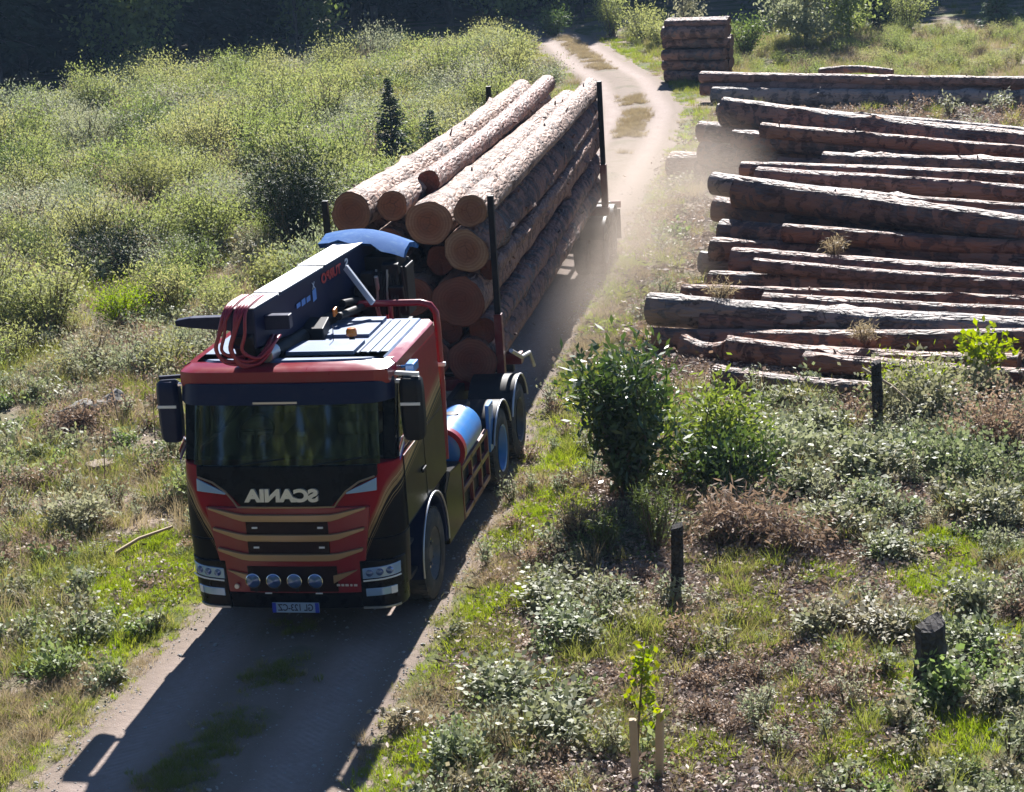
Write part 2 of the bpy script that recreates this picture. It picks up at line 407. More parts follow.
def bush_parts(h, rad, nstem, nleaf, ll, lw, upright=.5, low=.15, clump=.16, droop=.0, flat=0.):
    """stem paths and leaf arrays for a bush of height h and radius rad"""
    paths = []; C = []; N = []
    per = nleaf//nstem
    for i in range(nstem):
        a = rng.uniform(0, 2*math.pi); rr = rad*math.sqrt(rng.uniform(.05, 1)); hh = h*rng.uniform(.55, 1.0)*(1-.45*(rr/rad)**2*(1-upright))
        e = np.array([rr*math.cos(a), rr*math.sin(a), hh]); b = e*np.array([.12,.12,0])
        mid = b+(e-b)*.5+np.array([0,0,hh*.12])+rng.normal(size=3)*.04*h
        P = np.array([b-np.array([0,0,.05]), b+(mid-b)*.5, mid, mid+(e-mid)*.5, e]); paths.append((P, .008+.006*h, .003))
        t = rng.uniform(low, 1.03, per)**.8
        seg = np.clip(t*4, 0, 3.999); k = seg.astype(int); fr = (seg-k)[:,None]
        Q = P[k]*(1-fr)+P[np.minimum(k+1,4)]*fr
        off = rng.normal(size=(per,3))*clump*rad*(.4+.8*t[:,None]); C.append(Q+off)
        nn = unit(off+rng.normal(size=(per,3))*.05)+rng.normal(size=(per,3))*.5+np.array([0,0,.35*upright-droop]); N.append(unit(nn))
    C = np.concatenate(C); N = np.concatenate(N); C[:,2] = np.abs(C[:,2])
    n = len(C); V, F = leaf_quads(C, N, ll*rng.uniform(.6,1.25,n), lw*rng.uniform(.6,1.25,n), flat)
    return paths, V, F, rng.uniform(0,1,n)

def bush_mesh(name, m, **k):
    """one mesh: leaves and stems (for the small plants of the ground cover)"""
    paths, V, F, T = bush_parts(**k)
    V = list(V); F = list(F); nl = len(F)//4
    for P, r0, r1 in paths:
        v, f = tube_np(P[::2], r0, r1, 3); o = len(V); V += list(v); F += [i+o for i in f]
    npoly = len(F)//4
    mi = [0]*nl+[1]*(npoly-nl); T = list(T)+[.5]*(npoly-nl)
    return rawmesh(name, V, 4, F, [m, 'twig'], T, mi)

def bush_thing(name, loc, m, label, cat='bush', group=None, rz=0, **k):
    root = empty(name, loc, rz); paths, V, F, T = bush_parts(**k)
    s = bpy.data.objects.new('stem', stems_mesh('stem', 'twig', paths)); COL.objects.link(s); s.parent = root
    f = bpy.data.objects.new('foliage', rawmesh('foliage', V, 4, F, [m], T)); COL.objects.link(f); f.parent = root
    return tag(root, label, cat, group)

def conifer_parts(h, rad, trunk_r, first, whorl, per, spray_l, spray_w, droop=.25, dens=9, bare=.1):
    tr = [(np.array([[0,0,-.2],[.02,0,h*.35],[.03,.02,h*.7],[.02,.02,h]]), trunk_r, .01)]
    C = []; N = []; br = []
    z = first
    while z < h*.985:
        f = 1-(z-first)/(h-first); L = rad*(f**.8)*1.0+.06*rad
        for i in range(per):
            a = rng.uniform(0, 2*math.pi); l = L*rng.uniform(.65,1.1); d = np.array([math.cos(a), math.sin(a), 0])
            e = d*l + np.array([0,0,z-droop*l*rng.uniform(.4,1.3)]); s = np.array([0,0,z])
            mid = (s+e)/2+np.array([0,0,.06*l])
            br.append((np.array([s, mid, e]), .012+.012*l, .004))
            n = max(3, int(dens*l/rad*(1+f)))
            t = rng.uniform(bare, 1.0, n)[:,None]; Q = s*(1-t)+e*t
            side = np.array([-d[1], d[0], 0]); sg = rng.choice([-1,1], n)[:,None]
            w = (1.05-t)*l*.42
            Q = Q + side*sg*w*rng.uniform(.1,1,(n,1)) + np.array([0,0,1])*(rng.normal(size=(n,1))*.05*l)
            nn = d*.8+side*sg*.7+np.array([0,0,-.3])+rng.normal(size=(n,3))*.3
            C.append(Q); N.append(unit(nn))
        z += whorl*rng.uniform(.7,1.3)*(.5+.5*f)
    C = np.concatenate(C); N = np.concatenate(N); n = len(C)
    V, F = leaf_quads(C, N, spray_l*rng.uniform(.6,1.3,n), spray_w*rng.uniform(.6,1.3,n))
    return tr, br, V, F, rng.uniform(0,1,n)
def conifer_thing(name, loc, m, label, cat='conifer', group=None, rz=0, **k):
    root = empty(name, loc, rz); tr, br, V, F, T = conifer_parts(**k)
    t = bpy.data.objects.new('trunk', stems_mesh('trunk', 'bark_tree', tr+br)); COL.objects.link(t); t.parent = root
    f = bpy.data.objects.new('crown', rawmesh('crown', V, 4, F, [m], T)); COL.objects.link(f); f.parent = root
    return tag(root, label, cat, group)

def broadleaf_thing(name, loc, m, label, h, rad, base, nl, ll, cat='tree', group=None, rz=0, trunk=.08, nb=16):
    root = empty(name, loc, rz); paths = [(np.array([[0,0,-.2],[.05,.02,h*.3],[.02,.06,h*.62],[.0,.0,h*.9]]), trunk, .02)]
    C = []; N = []
    for i in range(nb):
        a = rng.uniform(0,2*math.pi); z0 = h*rng.uniform(base*.8,.75); l = rad*rng.uniform(.5,1); z1 = z0+l*rng.uniform(.2,.9)
        e = np.array([l*math.cos(a), l*math.sin(a), min(z1,h)]); s = np.array([0,0,z0])
        paths.append((np.array([s,(s+e)/2+rng.normal(size=3)*.08*rad,e]), trunk*.4, .008))
        n = nl//nb; t = rng.uniform(.35,1.05,n)[:,None]; off = rng.normal(size=(n,3))*rad*.2
        C.append(s*(1-t)+e*t+off); N.append(unit(rng.normal(size=(n,3))+np.array([0,0,-.3])))
    C = np.concatenate(C); N = np.concatenate(N); n = len(C)
    V, F = leaf_quads(C, N, ll*rng.uniform(.6,1.3,n), ll*.6*rng.uniform(.6,1.3,n))
    t = bpy.data.objects.new('trunk', stems_mesh('trunk', 'bark_tree', paths)); COL.objects.link(t); t.parent = root
    f = bpy.data.objects.new('crown', rawmesh('crown', V, 4, F, [m], rng.uniform(0,1,n))); COL.objects.link(f); f.parent = root
    return tag(root, label, cat, group)

# scatter -----------------------------------------------------------
def scatter(name, protos, pts, scale, pick, label, tilt=.15):
    """ground cover: one object whose geometry nodes set the plants of protos on its points"""
    n = len(pts); me = bpy.data.meshes.new(name); me.vertices.add(n); me.vertices.foreach_set('co', np.asarray(pts, np.float32).ravel())
    rot = np.stack([rng.normal(size=n)*tilt, rng.normal(size=n)*tilt, rng.uniform(0, 2*math.pi, n)], 1)
    at = me.attributes.new('rot', 'FLOAT_VECTOR', 'POINT'); at.data.foreach_set('vector', rot.astype(np.float32).ravel())
    at = me.attributes.new('size', 'FLOAT', 'POINT'); at.data.foreach_set('value', np.asarray(scale, np.float32))
    at = me.attributes.new('pick', 'INT', 'POINT'); at.data.foreach_set('value', np.asarray(pick, np.int32))
    o = bpy.data.objects.new(name, me); COL.objects.link(o)
    ng = bpy.data.node_groups.new(name, 'GeometryNodeTree')
    ng.interface.new_socket(name='Geometry', in_out='INPUT', socket_type='NodeSocketGeometry')
    ng.interface.new_socket(name='Geometry', in_out='OUTPUT', socket_type='NodeSocketGeometry')
    N = ng.nodes; gi = N.new('NodeGroupInput'); go = N.new('NodeGroupOutput')
    join = N.new('GeometryNodeGeometryToInstance')
    for p in reversed(protos):
        ob = bpy.data.objects.new(p.name, p)
        oi = N.new('GeometryNodeObjectInfo'); oi.inputs['Object'].default_value = ob; oi.transform_space = 'ORIGINAL'
        ng.links.new(oi.outputs['Geometry'], join.inputs[0])
    def na(nm, dt):
        nd = N.new('GeometryNodeInputNamedAttribute'); nd.data_type = dt; nd.inputs['Name'].default_value = nm
        return [s for s in nd.outputs if s.enabled and s.name == 'Attribute'][0]
    iop = N.new('GeometryNodeInstanceOnPoints')
    ng.links.new(gi.outputs[0], iop.inputs['Points']); ng.links.new(join.outputs[0], iop.inputs['Instance'])
    iop.inputs['Pick Instance'].default_value = True
    ng.links.new(na('pick', 'INT'), iop.inputs['Instance Index']); ng.links.new(na('rot', 'FLOAT_VECTOR'), iop.inputs['Rotation'])
    ng.links.new(na('size', 'FLOAT'), iop.inputs['Scale']); ng.links.new(iop.outputs[0], go.inputs[0])
    md = o.modifiers.new('plants', 'NODES'); md.node_group = ng
    tag(o, label, None, None, 'stuff'); o['category'] = name.replace('_', ' ')
    return o

def vnoise(x, y, s, seed=0):
    """smooth value noise 0..1"""
    x = np.asarray(x)/s + 100.3*seed+500; y = np.asarray(y)/s + 57.1*seed+500
    g = np.random.default_rng(1000+seed).uniform(size=(256,256))
    xi = np.floor(x).astype(int); yi = np.floor(y).astype(int); fx = x-xi; fy = y-yi
    fx = fx*fx*(3-2*fx); fy = fy*fy*(3-2*fy)
    G = lambda a, b: g[a % 256, b % 256]
    return (G(xi,yi)*(1-fx)+G(xi+1,yi)*fx)*(1-fy)+(G(xi,yi+1)*(1-fx)+G(xi+1,yi+1)*fx)*fy
def fbm(x, y, s, seed=0):
    return (vnoise(x,y,s,seed)+.5*vnoise(x,y,s/2.1,seed+1)+.25*vnoise(x,y,s/4.3,seed+2))/1.75

# ------------------------------------------------------------------ setting: road and ground
RY = np.array([-40,-12,-3,0,5,10,15,22,31,38,45,54,62,72,80,95,130.])
RX = np.array([2.5,.25,-.10,-.07,-.12,-.30,-.52,-.74,-.88,-1.08,-1.55,-3.2,-5.5,-8,-11,-18,-40.])
RW = np.array([1.5,1.48,1.46,1.40,1.36,1.34,1.33,1.33,1.33,1.35,1.4,1.4,1.4,1.35,1.3,1.3,1.3])
def road_x(y): return np.interp(y, RY, RX)
def road_w(y): return np.interp(y, RY, RW)
def road_d(x, y): return np.abs(x-road_x(y))-road_w(y)
def ground_z(x, y):
    d = np.clip((road_d(x, y)-.15)/2.0, 0, 1)
    z = (fbm(x, y, 5.5, 3)-.5)*.42 + (fbm(x, y, 1.3, 8)-.5)*.10
    bank = -.12*np.clip((-(x-road_x(y))-1.6)/1.5, 0, 1)*0
    yard = np.exp(-(((x-6)/5)**2+((y-20)/12)**2))       # flat hard standing under the log piles
    return d*(z+.05)*(1-.75*yard)+bank

def make_ground_mat():
    m, nt, out = mat('meadow_soil'); g = NT(nt); v = g.obj()
    n1 = g.noise(v, .55, 6, .6); n2 = g.noise(v, 4, 6, .65); n3 = g.noise(v, 28, 4, .7); n4 = g.noise(v, 1.4, 5, .6)
    soil = g.mix(g.maprange(n2, .3, .7), (.22,.165,.125), (.40,.32,.26))
    soil = g.mix(g.maprange(n3, .35, .7, 0, .8), soil, (.09,.065,.05))
    green = g.mix(g.maprange(n2, .35, .65), (.07,.09,.025), (.12,.13,.045))
    c = g.mix(g.maprange(n1, .44, .56), soil, green)
    sx = g.n('ShaderNodeSeparateXYZ'); g.l(v, sx.inputs[0])
    c = g.mix(g.maprange(n4, .52, .64, 0, .7), c, (.23,.18,.11))
    pbsdf(g, out, c, .95, normal=g.bump(g.math('ADD', n2, g.math('MULTIPLY', n3, .6)), .7, .06), spec=.2)
    return m
M['ground'] = make_ground_mat()
def make_road_mat():
    m, nt, out = mat('dirt_road'); g = NT(nt)
    v = g.obj(); uv = g.n('ShaderNodeUVMap').outputs[0]
    su = g.n('ShaderNodeSeparateXYZ'); g.l(uv, su.inputs[0]); u = su.outputs[0]      # u: -1..1 across
    au = g.math('ABSOLUTE', u)
    n1 = g.noise(v, 1.2, 6, .6); n2 = g.noise(v, 9, 5, .65); n3 = g.noise(v, 55, 3, .7)
    c = g.mix(g.maprange(n1, .3, .7), (.27,.21,.185), (.40,.325,.29))
    c = g.mix(g.maprange(n2, .4, .75, 0, .55), c, (.22,.17,.135))
    vo = g.n('ShaderNodeTexVoronoi'); g.l(v, vo.inputs['Vector']); vo.inputs['Scale'].default_value = 26
    c = g.mix(g.maprange(vo.outputs['Distance'], .12, .3, .5, 0), c, g.mix(n3, (.2,.18,.16), (.48,.43,.38)))
    track = g.math('ABSOLUTE', g.math('SUBTRACT', au, .58))
    tw = g.math('ADD', track, g.math('MULTIPLY', g.math('SUBTRACT', n1, .5), .35))
    c = g.mix(g.maprange(tw, .05, .30, 0, .8), c, g.mix(n2, (.13,.10,.075), (.23,.18,.14)))      # stony strip beside the wheel tracks
    gm = g.math('MULTIPLY', g.maprange(g.noise(v, 1.0, 4, .6), .53, .6), g.maprange(au, .42, .12))
    c = g.mix(g.math('MULTIPLY', gm, .4), c, g.mix(n3, (.05,.06,.02), (.10,.11,.04)))
    tc = g.n('ShaderNodeCombineXYZ'); g.l(g.math('ADD', g.math('MULTIPLY', su.outputs[1], 1.0), g.math('MULTIPLY', au, 1.2)), tc.inputs[0])
    wv = g.n('ShaderNodeTexWave', wave_type='BANDS'); g.l(tc.outputs[0], wv.inputs['Vector']); wv.inputs['Scale'].default_value = 3.4; wv.inputs['Distortion'].default_value = 1.2; wv.inputs['Detail'].default_value = 3
    tread = g.math('MULTIPLY', g.math('MULTIPLY', wv.outputs['Fac'], g.maprange(tw, .16, .05)), g.maprange(n1, .35, .6))
    c = g.mix(g.math('MULTIPLY', tread, .35), c, (.20,.155,.13))
    h = g.math('ADD', g.math('ADD', g.math('MULTIPLY', n2, 1.1), g.math('MULTIPLY', n3, .6)), g.math('MULTIPLY', tread, .5))
    pbsdf(g, out, c, .93, normal=g.bump(h, .55, .035), spec=.2)
    return m
M['road'] = make_road_mat()

def grid_axis(segs):
    a = []
    for lo, hi, st in segs: a += list(np.arange(lo, hi-1e-6, st))
    return np.array(a+[segs[-1][1]])
gx = grid_axis([(-320,-60,20),(-60,-12,1.5),(-12,14,.22),(14,44,1.5),(44,320,20)])
gy = grid_axis([(-160,-12,12),(-12,36,.25),(36,60,.8),(60,130,2.5),(130,460,22)])
X, Y = np.meshgrid(gx, gy); Z = ground_z(X, Y)
Z = Z - np.clip(.05 - road_d(X, Y), 0, .08)*.9          # sits just under the road sheet
V = np.stack([X, Y, Z], -1).reshape(-1, 3); nx = len(gx); ny = len(gy)
ii, jj = np.meshgrid(np.arange(nx-1), np.arange(ny-1)); a = (jj*nx+ii).ravel()
F = np.stack([a, a+1, a+nx+1, a+nx], 1)
me = rawmesh('ground', V, 4, F, ['ground']); me.polygons.foreach_set('use_smooth', [True]*len(me.polygons))
o = bpy.data.objects.new('ground', me); COL.objects.link(o)
tag(o, 'rough clearing ground of soil, grass and leaf litter', 'ground', kind='structure')

ys = grid_axis([(-40,-12,2),(-12,40,.3),(40,130,1.2)]); us = np.linspace(-1.12, 1.12, 25)
V = []; UV = []
for y in ys:
    tx = (road_x(y+.3)-road_x(y-.3))/.6; L = math.hypot(1, tx)
    for u in us:
        wob = (fbm(np.array([u*3+50]), np.array([y]), .9, 21)[0]-.5)*.34*(abs(u) > .9)
        x = road_x(y)+u*road_w(y)*L + wob
        rut = -.035*math.exp(-((abs(u)-.58)/.2)**2) + .03*math.exp(-(u/.25)**2)
        V.append((x, y, .03 + rut + (fbm(np.array([x]), np.array([y]), .8, 31)[0]-.5)*.03 - .06*max(0, abs(u)-.95)/.17)); UV.append(u)
nu = len(us); ii, jj = np.meshgrid(np.arange(nu-1), np.arange(len(ys)-1)); a = (jj*nu+ii).ravel()
F = np.stack([a, a+1, a+nu+1, a+nu], 1)
me = rawmesh('dirt_road', V, 4, F, ['road']); me.polygons.foreach_set('use_smooth', [True]*len(me.polygons))
uvl = me.uv_layers.new(name='across'); uu = np.array(UV)[F.ravel()]
uvl.data.foreach_set('uv', np.stack([uu, np.array(V)[F.ravel()][:,1]], 1).astype(np.float32).ravel())
o = bpy.data.objects.new('dirt_road', me); COL.objects.link(o)
tag(o, 'pale stony forest track curving away past the log piles', 'road', kind='structure')

exec_parts = True
# ------------------------------------------------------------------ the truck
truck = empty('logging_truck', (0, 0, .0))
tag(truck, 'dark red timber truck with black and gold sweeps and a folded loader crane', 'truck')

RC = .3; HW = 1.2
def fy(x):
    a = abs(x); y = .04*(min(a, .9)/.9)**2
    if a > .9: y += RC-math.sqrt(max(RC*RC-(min(a, 1.199)-.9)**2, 0))
    return y
def lean(z):
    return np.interp(z, [.4, .6, 1.0, 1.6, 2.02, 2.7, 3.1], [.05, .02, 0, .0, .07, .27, .36])
def hw_scale(z): return float(np.interp(z, [.4, 1.2, 2.0, 2.7, 3.05], [.97, 1., 1., .985, .975]))
def fplate(mb, x0, x1, zt, zb, t_out, t_in, n=12, m=1, mi=0):
    """curved plate following the nose of the cab; zt, zb functions of x or numbers"""
    f = (lambda q: q if callable(q) else (lambda x: q)); zt, zb = f(zt), f(zb); V = []
    for i in range(n+1):
        x = x0+(x1-x0)*i/n; y = fy(x)
        for k in range(m+1):
            z = zt(x)+(zb(x)-zt(x))*k/m
            V.append((x*hw_scale(z), y+lean(z)-t_out, z))
        for k in range(m, -1, -1):
            z = zt(x)+(zb(x)-zt(x))*k/m
            V.append((x*hw_scale(z), y+lean(z)-t_in, z))
    w = 2*(m+1); mb.loft([V[i*w:(i+1)*w] for i in range(n+1)], True, True, mi); return mb
def outline(z, yb, inset=0., hw=None):
    s = hw_scale(z); xs = [-1.199,-1.19,-1.16,-1.1,-1.02,-.95,-.9,-.6,-.3,0,.3,.6,.9,.95,1.02,1.1,1.16,1.19,1.199]
    P = [(-1.2*s+inset, yb, z), (-1.2*s+inset, .6, z)] + [(x*s*(1-inset/1.2), fy(x)+lean(z)+inset, z) for x in xs] + [(1.2*s-inset, .6, z), (1.2*s-inset, yb, z)]
    return P

# cab body: lower nose, upper body, rear wall and pillars, roof
b = MB()
b.loft([[(x, min(y, .46) if y > .4 else y, z) for x, y, z in outline(z, .46)] for z in (.62, .8, 1.0, 1.22)])
b.loft([outline(z, 2.4) for z in (1.222, 1.4, 1.6, 1.8, 2.02)])
for s in (-1, 1):                                   # rear quarter of the cab side, leaning in slightly
    b.prism([(1.32,2.022),(2.4,2.022),(2.4,2.9),(1.21,2.9),(1.21,2.7)], 0, s*1.2, s*1.14)
b.box((0, 2.37, 2.49), (2.26, .06, .93))
b.mapv(lambda x, y, z: (x*(1 - max(0, z-2.022)*.022) if abs(x) > 1.1 else x, y, z))
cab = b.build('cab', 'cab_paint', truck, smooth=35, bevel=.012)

for s in (-1, 1):
    p = MB(); p.beam((s*1.09,.30,2.02),(s*1.09,.53,2.85), .14, .10); p.beam((s*1.165,.36,2.02),(s*1.15,.64,2.85), .03, .10); p.build('front_pillar', 'black_gloss', cab, bevel=.02)
r_ = MB(); rings = []
for z, dy, s in ((2.84, -.02, .0), (2.89, -.06, .0), (3.0, -.06, .0), (3.035, -.03, .05)):
    rings.append([(x, (y if y > .55 else .3+(y-.3)*.55-.05)+dy, zz) for x, y, zz in outline(z, 2.42, s)])
r_.loft(rings); roof = r_.build('roof', 'red', truck, smooth=40, bevel=.01)
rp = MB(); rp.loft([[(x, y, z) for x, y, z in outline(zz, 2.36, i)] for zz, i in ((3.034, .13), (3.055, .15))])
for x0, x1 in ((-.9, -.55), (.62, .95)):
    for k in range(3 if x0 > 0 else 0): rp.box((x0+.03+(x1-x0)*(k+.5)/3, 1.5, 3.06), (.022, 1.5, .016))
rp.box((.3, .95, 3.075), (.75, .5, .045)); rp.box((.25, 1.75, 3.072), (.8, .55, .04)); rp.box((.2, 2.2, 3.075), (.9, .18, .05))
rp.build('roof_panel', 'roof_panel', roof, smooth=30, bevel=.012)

# nose panels
g_ = MB(); fplate(g_, -.9, .9, lambda x: 1.585, lambda x: .62, .035, -.02, 16, 4)
g_.mapv(lambda x, y, z: (x*(1 - max(0, 1.585-z)*.16), y, z))
nose = g_.build('nose_panel', 'red', cab, smooth=35, bevel=.01)
for zc in (1.47, 1.25, 1.03):                       # gold slats, swept up at their tips
    s = MB()
    def zt(x, zc=zc): a = max(0, abs(x)-.5); return zc+.045+a*.22
    def zb(x, zc=zc): a = max(0, abs(x)-.5); return zc-.03+a*.36 - (.0 if a < .28 else 0)
    w = .86-(1.47-zc)*.14
    fplate(s, -w, w, zt, zb, .075, .03, 18); s.build('grille_slat', 'gold', cab, smooth=35, bevel=.006)
for sx in (-1, 1):
    s = MB(); fplate(s, sx*.46, sx*.72, lambda x: .83+(abs(x)-.46)*.22, lambda x: .74+(abs(x)-.46)*.55, .062, .03, 5); s.build('grille_slat', 'gold', cab, smooth=35, bevel=.004)
for zc in (1.36, 1.14):                             # dark mesh between the slats
    s = MB(); fplate(s, -.46, .44, zc+.07, zc-.065, .045, .03, 8); s.build('grille', 'grille_dark', cab, bevel=.004)
    for x in (-.36, .36):
        s = MB(); s.box((x, fy(x)-.055, zc+.01), (.06, .012, .018)); s.build('grille_light', 'white', cab)
s = MB(); fplate(s, -.5, .5, .93, .64, .045, .03, 8); s.build('grille', 'grille_dark', cab, bevel=.004)
bp = MB(); fplate(bp, -.99, .99, 2.02, lambda x: 1.60+max(0, min(1, (abs(x)-.5)/.14))*.14+max(0, abs(x)-.64)*.47, .032, -.02, 28)
bp.build('nose_top', 'black_gloss', cab, smooth=35, bevel=.008)
tr = MB(); pth = [(-.97,1.905),(-.8,1.85),(-.66,1.755),(-.585,1.67),(-.53,1.595),(-.3,1.592),(0,1.592),(.3,1.592),(.53,1.595),(.585,1.67),(.66,1.755),(.8,1.85),(.97,1.905)]
tr.tube([(x, fy(x)+lean(z)-.045, z) for x, z in pth], .011, 6); tr.build('trim_strip', 'gold', cab, smooth=60)
for sx in (-1, 1):                                  # slim upper lamps
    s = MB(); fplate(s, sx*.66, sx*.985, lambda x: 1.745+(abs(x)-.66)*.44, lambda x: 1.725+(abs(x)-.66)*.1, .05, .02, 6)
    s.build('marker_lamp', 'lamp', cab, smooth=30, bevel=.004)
lettering('badge_lettering', 'SCANIA', .175, .02, 'letters', cab, (-.03, -.028, 1.715), (R(81), 0, 0), .010, 1.27)

# bumper with lamps
bm_ = MB(); fplate(bm_, -1.185, 1.185, .98, .62, .012, -.1, 30, 3)
bm_.v = [p for p in bm_.v]
bum = MB()
for sx in (-1, 1):
    fplate(bum, sx*.745, sx*1.19, lambda x: .985, lambda x: .43, .03, -.12, 12, 3)
fplate(bum, -.744, .744, .615, .43, .02, -.15, 10)
bumper = bum.build('bumper', 'black_gloss', truck, smooth=35, bevel=.012)
for sx in (-1, 1):
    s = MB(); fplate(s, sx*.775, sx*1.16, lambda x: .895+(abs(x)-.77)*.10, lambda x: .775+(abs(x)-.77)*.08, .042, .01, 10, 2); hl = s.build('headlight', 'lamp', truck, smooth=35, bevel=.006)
    s = MB(); s.tube([(x*sx, fy(x)+lean(.76)-.048, .758+(x-.77)*.09) for x in (.77,.85,.93,1.0,1.06,1.11,1.15)], .009, 6); s.build('light_strip', 'white', hl, smooth=60)
    for x in (.84, .95, 1.05):
        s = MB(); s.lathe([(-.02,.0),(-.012,.036),(.01,.042)], 'y', (sx*x, fy(x)+lean(.84)-.045, .84+(x-.77)*.09), 14, closed=False); s.build('reflector', 'spot', hl, smooth=40)
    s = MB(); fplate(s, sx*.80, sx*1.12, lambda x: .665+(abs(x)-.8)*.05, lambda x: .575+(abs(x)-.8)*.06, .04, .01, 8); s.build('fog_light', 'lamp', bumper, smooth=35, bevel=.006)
    s = MB(); fplate(s, sx*1.07, sx*1.125, .675, .59, .046, .01, 3); s.build('indicator', 'white', bumper, bevel=.004)
    s = MB(); fplate(s, sx*.76, sx*1.15, .455, .43, .05, .0, 8); s.build('spoiler_lip', 'steel', bumper, bevel=.004)
pl = MB(); pl.box((0, -.012, .457), (.52, .016, .112)); plate = pl.build('number_plate', 'plate_blue', truck, bevel=.003)
for sx, m_ in ((.238, 'plate_band'), (-.238, 'plate_band')):
    s = MB(); s.box((sx, -.0215, .457), (.042, .004, .11)); s.build('plate_band', m_, plate)
lettering('plate_lettering', 'GL 123-CZ', .105, .002, 'plate_text', plate, (-.0, -.0225, .457), (R(90), 0, 0), .0012, .80)
for x in (-.42, -.19, .04, .27):
    s = MB(); c = (x, fy(x)-.075, .79)
    s.lathe([(.05,.0),(.05,.05),(.0,.078),(-.03,.083),(-.035,.076)], 'y', c, 20, closed=False); sp = s.build('spot_lamp', 'chrome', truck, smooth=50)
    s = MB(); s.lathe([(-.052,.0),(-.045,.045),(-.030,.075),(-.02,.0)], 'y', c, 20, closed=False); s.build('lens', 'spot', sp, smooth=60)
    s = MB(); s.box((c[0], c[1]+.06, .70), (.03, .04, .12)); s.build('bracket', 'black_plastic', sp)
for x in (-.28, .28):
    s = MB(); s.box((x, -.035, .628), (.075, .012, .012)); s.build('position_lamp', 'white', bumper)
s = MB()
for k, w in enumerate((.035, .03, .035, .022, .035)): s.box((.50+k*.047, fy(.6)-.05, .722), (w, .01, .022))
s.build('model_badge', 'letters', cab)
s = MB(); s.lathe([(-.01,.0),(-.01,.025),(.01,.03)], 'y', (-.63, fy(.63)-.045, .70), 12, closed=False); s.build('emblem', 'letters', cab, smooth=40)

# glass, visor, interior
w = MB(); fplate(w, -1.02, 1.02, 2.84, 2.022, .012, .004, 18); w.build('windscreen', 'glass', cab, smooth=40)
for sx in (-1, 1):
    w = MB(); w.prism([(.42,2.03),(1.31,2.03),(1.21,2.85),(.64,2.85)], 0, sx*1.176, sx*1.170); w.mapv(lambda x, y, z: (x*(1-max(0, z-2.02)*.022), y, z)); w.build('side_window', 'glass', cab)
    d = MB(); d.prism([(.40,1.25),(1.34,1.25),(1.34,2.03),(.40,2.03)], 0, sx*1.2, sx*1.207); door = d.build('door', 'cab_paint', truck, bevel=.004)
    sl = MB(); sl.tube([(sx*1.206,y,z) for y, z in ((.40,1.25),(1.34,1.25),(1.34,2.02),(.40,2.02),(.40,1.25))], .008, 5); sl.build('door_seal', 'black_plastic', door)
    h = MB(); h.box((sx*1.222, 1.2, 1.62), (.03, .16, .045)); h.build('handle', 'black_plastic', door, bevel=.008)
    for k, (m_, z0) in enumerate((('plate_band', 2.10), ('white', 2.145), ('red', 2.19))):
        f = MB(); f.prism([(.24, z0-.08), (.46, z0+.02), (.46, z0+.06), (.24, z0-.035)], 0, sx*1.209, sx*1.213); f.build('flag_stripe', m_, door)
v_ = MB(); fplate(v_, -1.192, 1.192, 2.885, 2.665, .15, .125, 26)
for x in (-1.0, -.5, 0, .5, 1.0): v_.beam((x*.93, fy(x)+lean(2.8)-.15, 2.82), (x*.93, fy(x)+lean(2.8)+.03, 2.86), .03, .03)
v_.build('sun_visor', 'navy', cab, smooth=35, bevel=.006)
s = MB(); s.box((-.05, fy(0)+lean(2.72)-.185, 2.70), (.48, .012, .022)); s.build('visor_lettering_strip', 'steel', cab)
dsh = MB(); dsh.box((0, .55, 1.98), (2.1, .5, .16)); dsh.box((0, 1.5, 2.028), (2.2, 1.6, .01)); dsh.build('dashboard', 'interior', cab, bevel=.02)
for sx in (-1, 1):
    s = MB(); s.box((sx*.55, 1.35, 2.12), (.5, .5, .16)); s.box((sx*.55, 1.62, 2.48), (.48, .16, .62), Matrix.Rotation(R(-10), 3, 'X')); s.box((sx*.55, 1.70, 2.86), (.26, .1, .2))
    s.build('seat', 'seat', cab, bevel=.05, seg=3)
s = MB(); s.lathe([(.0,.2),(.012,.212),(.024,.2),(.012,.188)], 'y', (0,0,0), 24); s.beam((-.19,.01,0),(.19,.01,0),.03,.02); s.beam((0,.01,-.19),(0,.01,0),.03,.02)
sw = s.build('steering_wheel', 'interior', cab, smooth=40); sw.location = (-.55, .88, 2.18); sw.rotation_euler = (R(-50), 0, 0)
s = MB(); s.box((.12, .36, 2.28), (.09, .006, .05)); s.build('windscreen_sticker', 'text_white', cab)
for x in (-.5, .35):
    s = MB(); s.tube([(x, fy(x)+lean(2.04)-.03, 2.035), (x+.5, fy(x+.5)+lean(2.1)-.035, 2.10)], .009, 5); s.build('wiper', 'black_plastic', cab)

